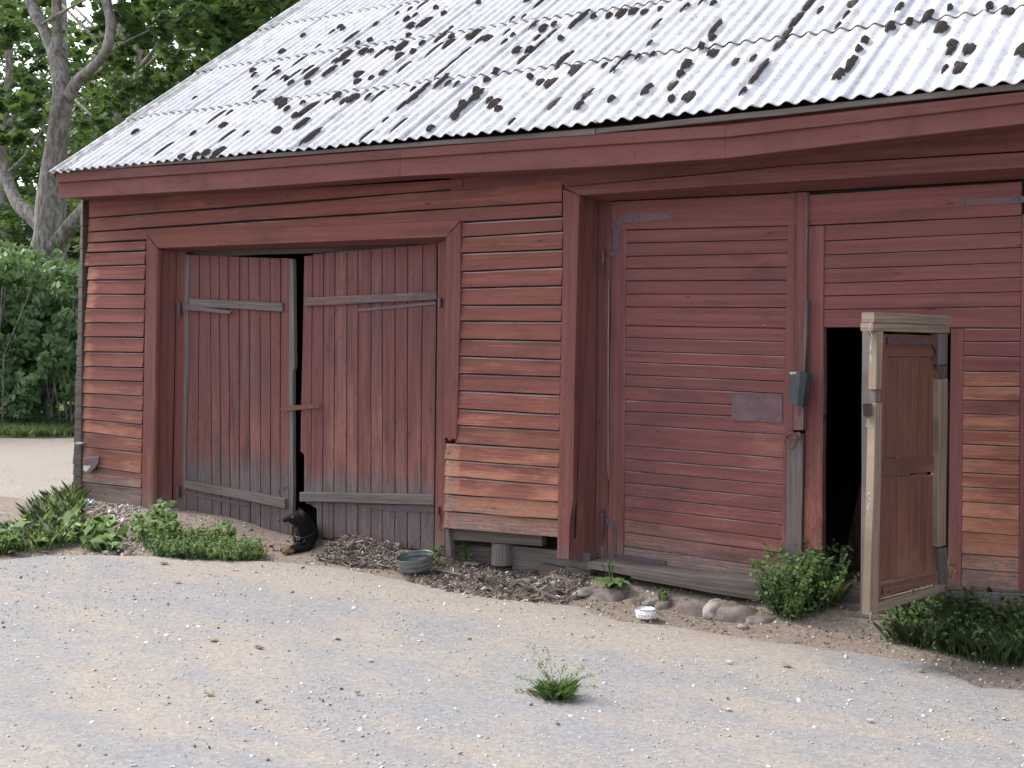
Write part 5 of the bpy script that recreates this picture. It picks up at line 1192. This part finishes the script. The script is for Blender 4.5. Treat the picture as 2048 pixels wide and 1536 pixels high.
J('to1', 563, 1105, .14, .020, 'pa1')
J('el2', 600, 1092, .03, .036, 'fchest')
J('wr2', 586, 1096, .05, .025, 'el2')
J('pa2', 571, 1099, .07, .025, 'wr2')
J('to2', 560, 1101, .08, .018, 'pa2')
J('th', 640, 1060, -.85, .07, 'pelvis')
J('kn', 650, 1070, -.72, .04, 'th')
J('hf', 655, 1068, -.85, .028, 'kn')
idx = {c_[0]: i for i, c_ in enumerate(chain_)}; me = bpy.data.meshes.new('body')
me.from_pydata([tuple(c_[1]-dog.location) for c_ in chain_], [(idx[c_[3]], idx[c_[0]]) for c_ in chain_ if c_[3]], [])
bo = link('body', me, None, dog); bm_ = bo.modifiers.new('skin', 'SKIN'); bm_.use_smooth_shade = True
sv = me.skin_vertices[0].data
for i, c_ in enumerate(chain_): sv[i].radius = (c_[2], c_[2]); sv[i].use_root = (i == 0)
sb = bo.modifiers.new('sub', 'SUBSURF'); sb.levels = 3; sb.render_levels = 3
bpy.context.view_layer.update(); dg = bpy.context.evaluated_depsgraph_get(); me2 = bpy.data.meshes.new_from_object(bo.evaluated_get(dg)); bo.modifiers.clear(); bo.data = me2
co = np.zeros(len(me2.vertices)*3, dtype=np.float32); me2.vertices.foreach_get('co', co); co = co.reshape(-1, 3)+np.array(dog.location)
tan = np.zeros(len(co))
def paint(px, py, o, r_, s_=1.0):
    global tan
    d_ = np.linalg.norm(co-np.array(D(px, py, o)), axis=1); tan = np.maximum(tan, s_*np.clip(1.5-d_/r_, 0, 1))
for a in ((568, 1049, .065, .022), (576, 1050, .075, .024), (585, 1051, .09, .022), (590, 1056, .08, .018), (584, 1042, .09, .010), (567, 1107, .17, .045), (560, 1105, .17, .045), (572, 1100, .1, .04), (584, 1104, .15, .035), (588, 1080, .05, .028), (610, 1081, .06, .026), (594, 1100, .15, .025), (585, 1034, .08, .008)): paint(*a)
ca2 = me2.attributes.new('tan', 'FLOAT', 'POINT'); ca2.data.foreach_set('value', tan.astype(np.float32))
b = NB('black_and_tan_coat', .75, .08); f1 = b.noise(b.pos(), 180, 4, .7); f2 = b.noise(b.pos(), 45, 3, .6)
tt = b.ramp(b.math('ADD', b.attr('tan'), b.math('MULTIPLY', b.math('SUBTRACT', f2, .5), .5)), .35, .6)
c = b.mix(f1, (.004, .004, .005), (.017, .016, .018)); c = b.mix(tt, c, b.mix(f1, (.17, .095, .045), (.30, .18, .10)))
b.bump(f1, .8, .006); COAT = b.done(c); me2.materials.clear(); me2.materials.append(COAT)
me2.polygons.foreach_set('use_smooth', [True]*len(me2.polygons))
# ears
EAR = simple('ear_brown', (.05, .032, .028), .9, 0, .1, .4, 90)
for (a, o_, s_, m_) in (((600, 1024), .075, 1, EAR), ((597, 1020), .0, .9, COAT)):
    tipx = [(a[0]-1, a[1]-3), (a[0]+7, a[1]-4), (a[0]+10, a[1]+4), (a[0]+6, a[1]+13), (a[0]+1, a[1]+6)]
    V = [D(x, y, o_+(.012 if k in (3,) else 0)) for k, (x, y) in enumerate(tipx)]+[D(a[0]+4, a[1]+4, o_+.014)]+[D(x, y, o_-.02) for (x, y) in tipx]
    F = [(k, (k+1) % 5, 5) for k in range(5)]+[(k, 6+k, 6+(k+1) % 5, (k+1) % 5) for k in range(5)]+[(10, 9, 8, 7, 6)]
    mesh('ear', V, F, m_, dog, smooth=True)
EYE = simple('dog_eye', (.015, .008, .005), .08, 0, .8, .1, 10, None, 0); NOSE = simple('dog_nose', (.012, .012, .013), .3, 0, .5, .2, 90)
def ball(par, name, c_, r_, mat, sc=(1, 1, 1)):
    V = []; F = []
    for i in range(7):
        th = PI*i/6
        for k in range(10): ph = 2*PI*k/10; V.append(c_+Vector((math.sin(th)*math.cos(ph)*sc[0], math.sin(th)*math.sin(ph)*sc[1], math.cos(th)*sc[2]))*r_)
    for i in range(6):
        for k in range(10): a = i*10+k; b_ = i*10+(k+1) % 10; F.append((a, b_, b_+10, a+10))
    return mesh(name, V, F, mat, par, smooth=True)
ball(dog, 'eye', D(587, 1032, .085), .0075, EYE); ball(dog, 'nose', D(558.5, 1040.5, .052), .013, NOSE, (1, 1, .8))
# collar and tag
cc_ = D(610, 1066, .01); ax = (D(604, 1036, .03)-D(616, 1080, -.03)).normalized(); e1 = ax.cross(Vector((0, 0, 1))).normalized(); e2 = ax.cross(e1)
pts = [cc_+(e1*math.cos(t)+e2*math.sin(t))*.082 for t in np.linspace(0, 2*PI, 25)]
v, f = tube(pts, [.0045]*25, 6); mesh('collar', v, f, simple('leather_collar', (.02, .02, .02), .5, 0, .4, .3, 50), dog, smooth=True)
rc = D(596, 1076, .1); pts = [rc+Vector((nn[1]*math.cos(t)*-.013, nn[0]*math.cos(t)*.013, math.sin(t)*.016)) for t in np.linspace(0, 2*PI, 13)]
v, f = tube(pts, [.002]*13, 5); mesh('collar_ring', v, f, TIN, dog)
# red rag by the doorway
p = P(540, 1092, Z=.05); o = chips('red_rag', [(p.x+random.gauss(0, .012), p.y, .04) for _ in range(4)], .018, simple('faded_red_cloth', (.30, .04, .06), .9, 0, .1, .2, 30), .3, asp=3); tag(o, 'small faded red rag under the left door leaf', 'rag')
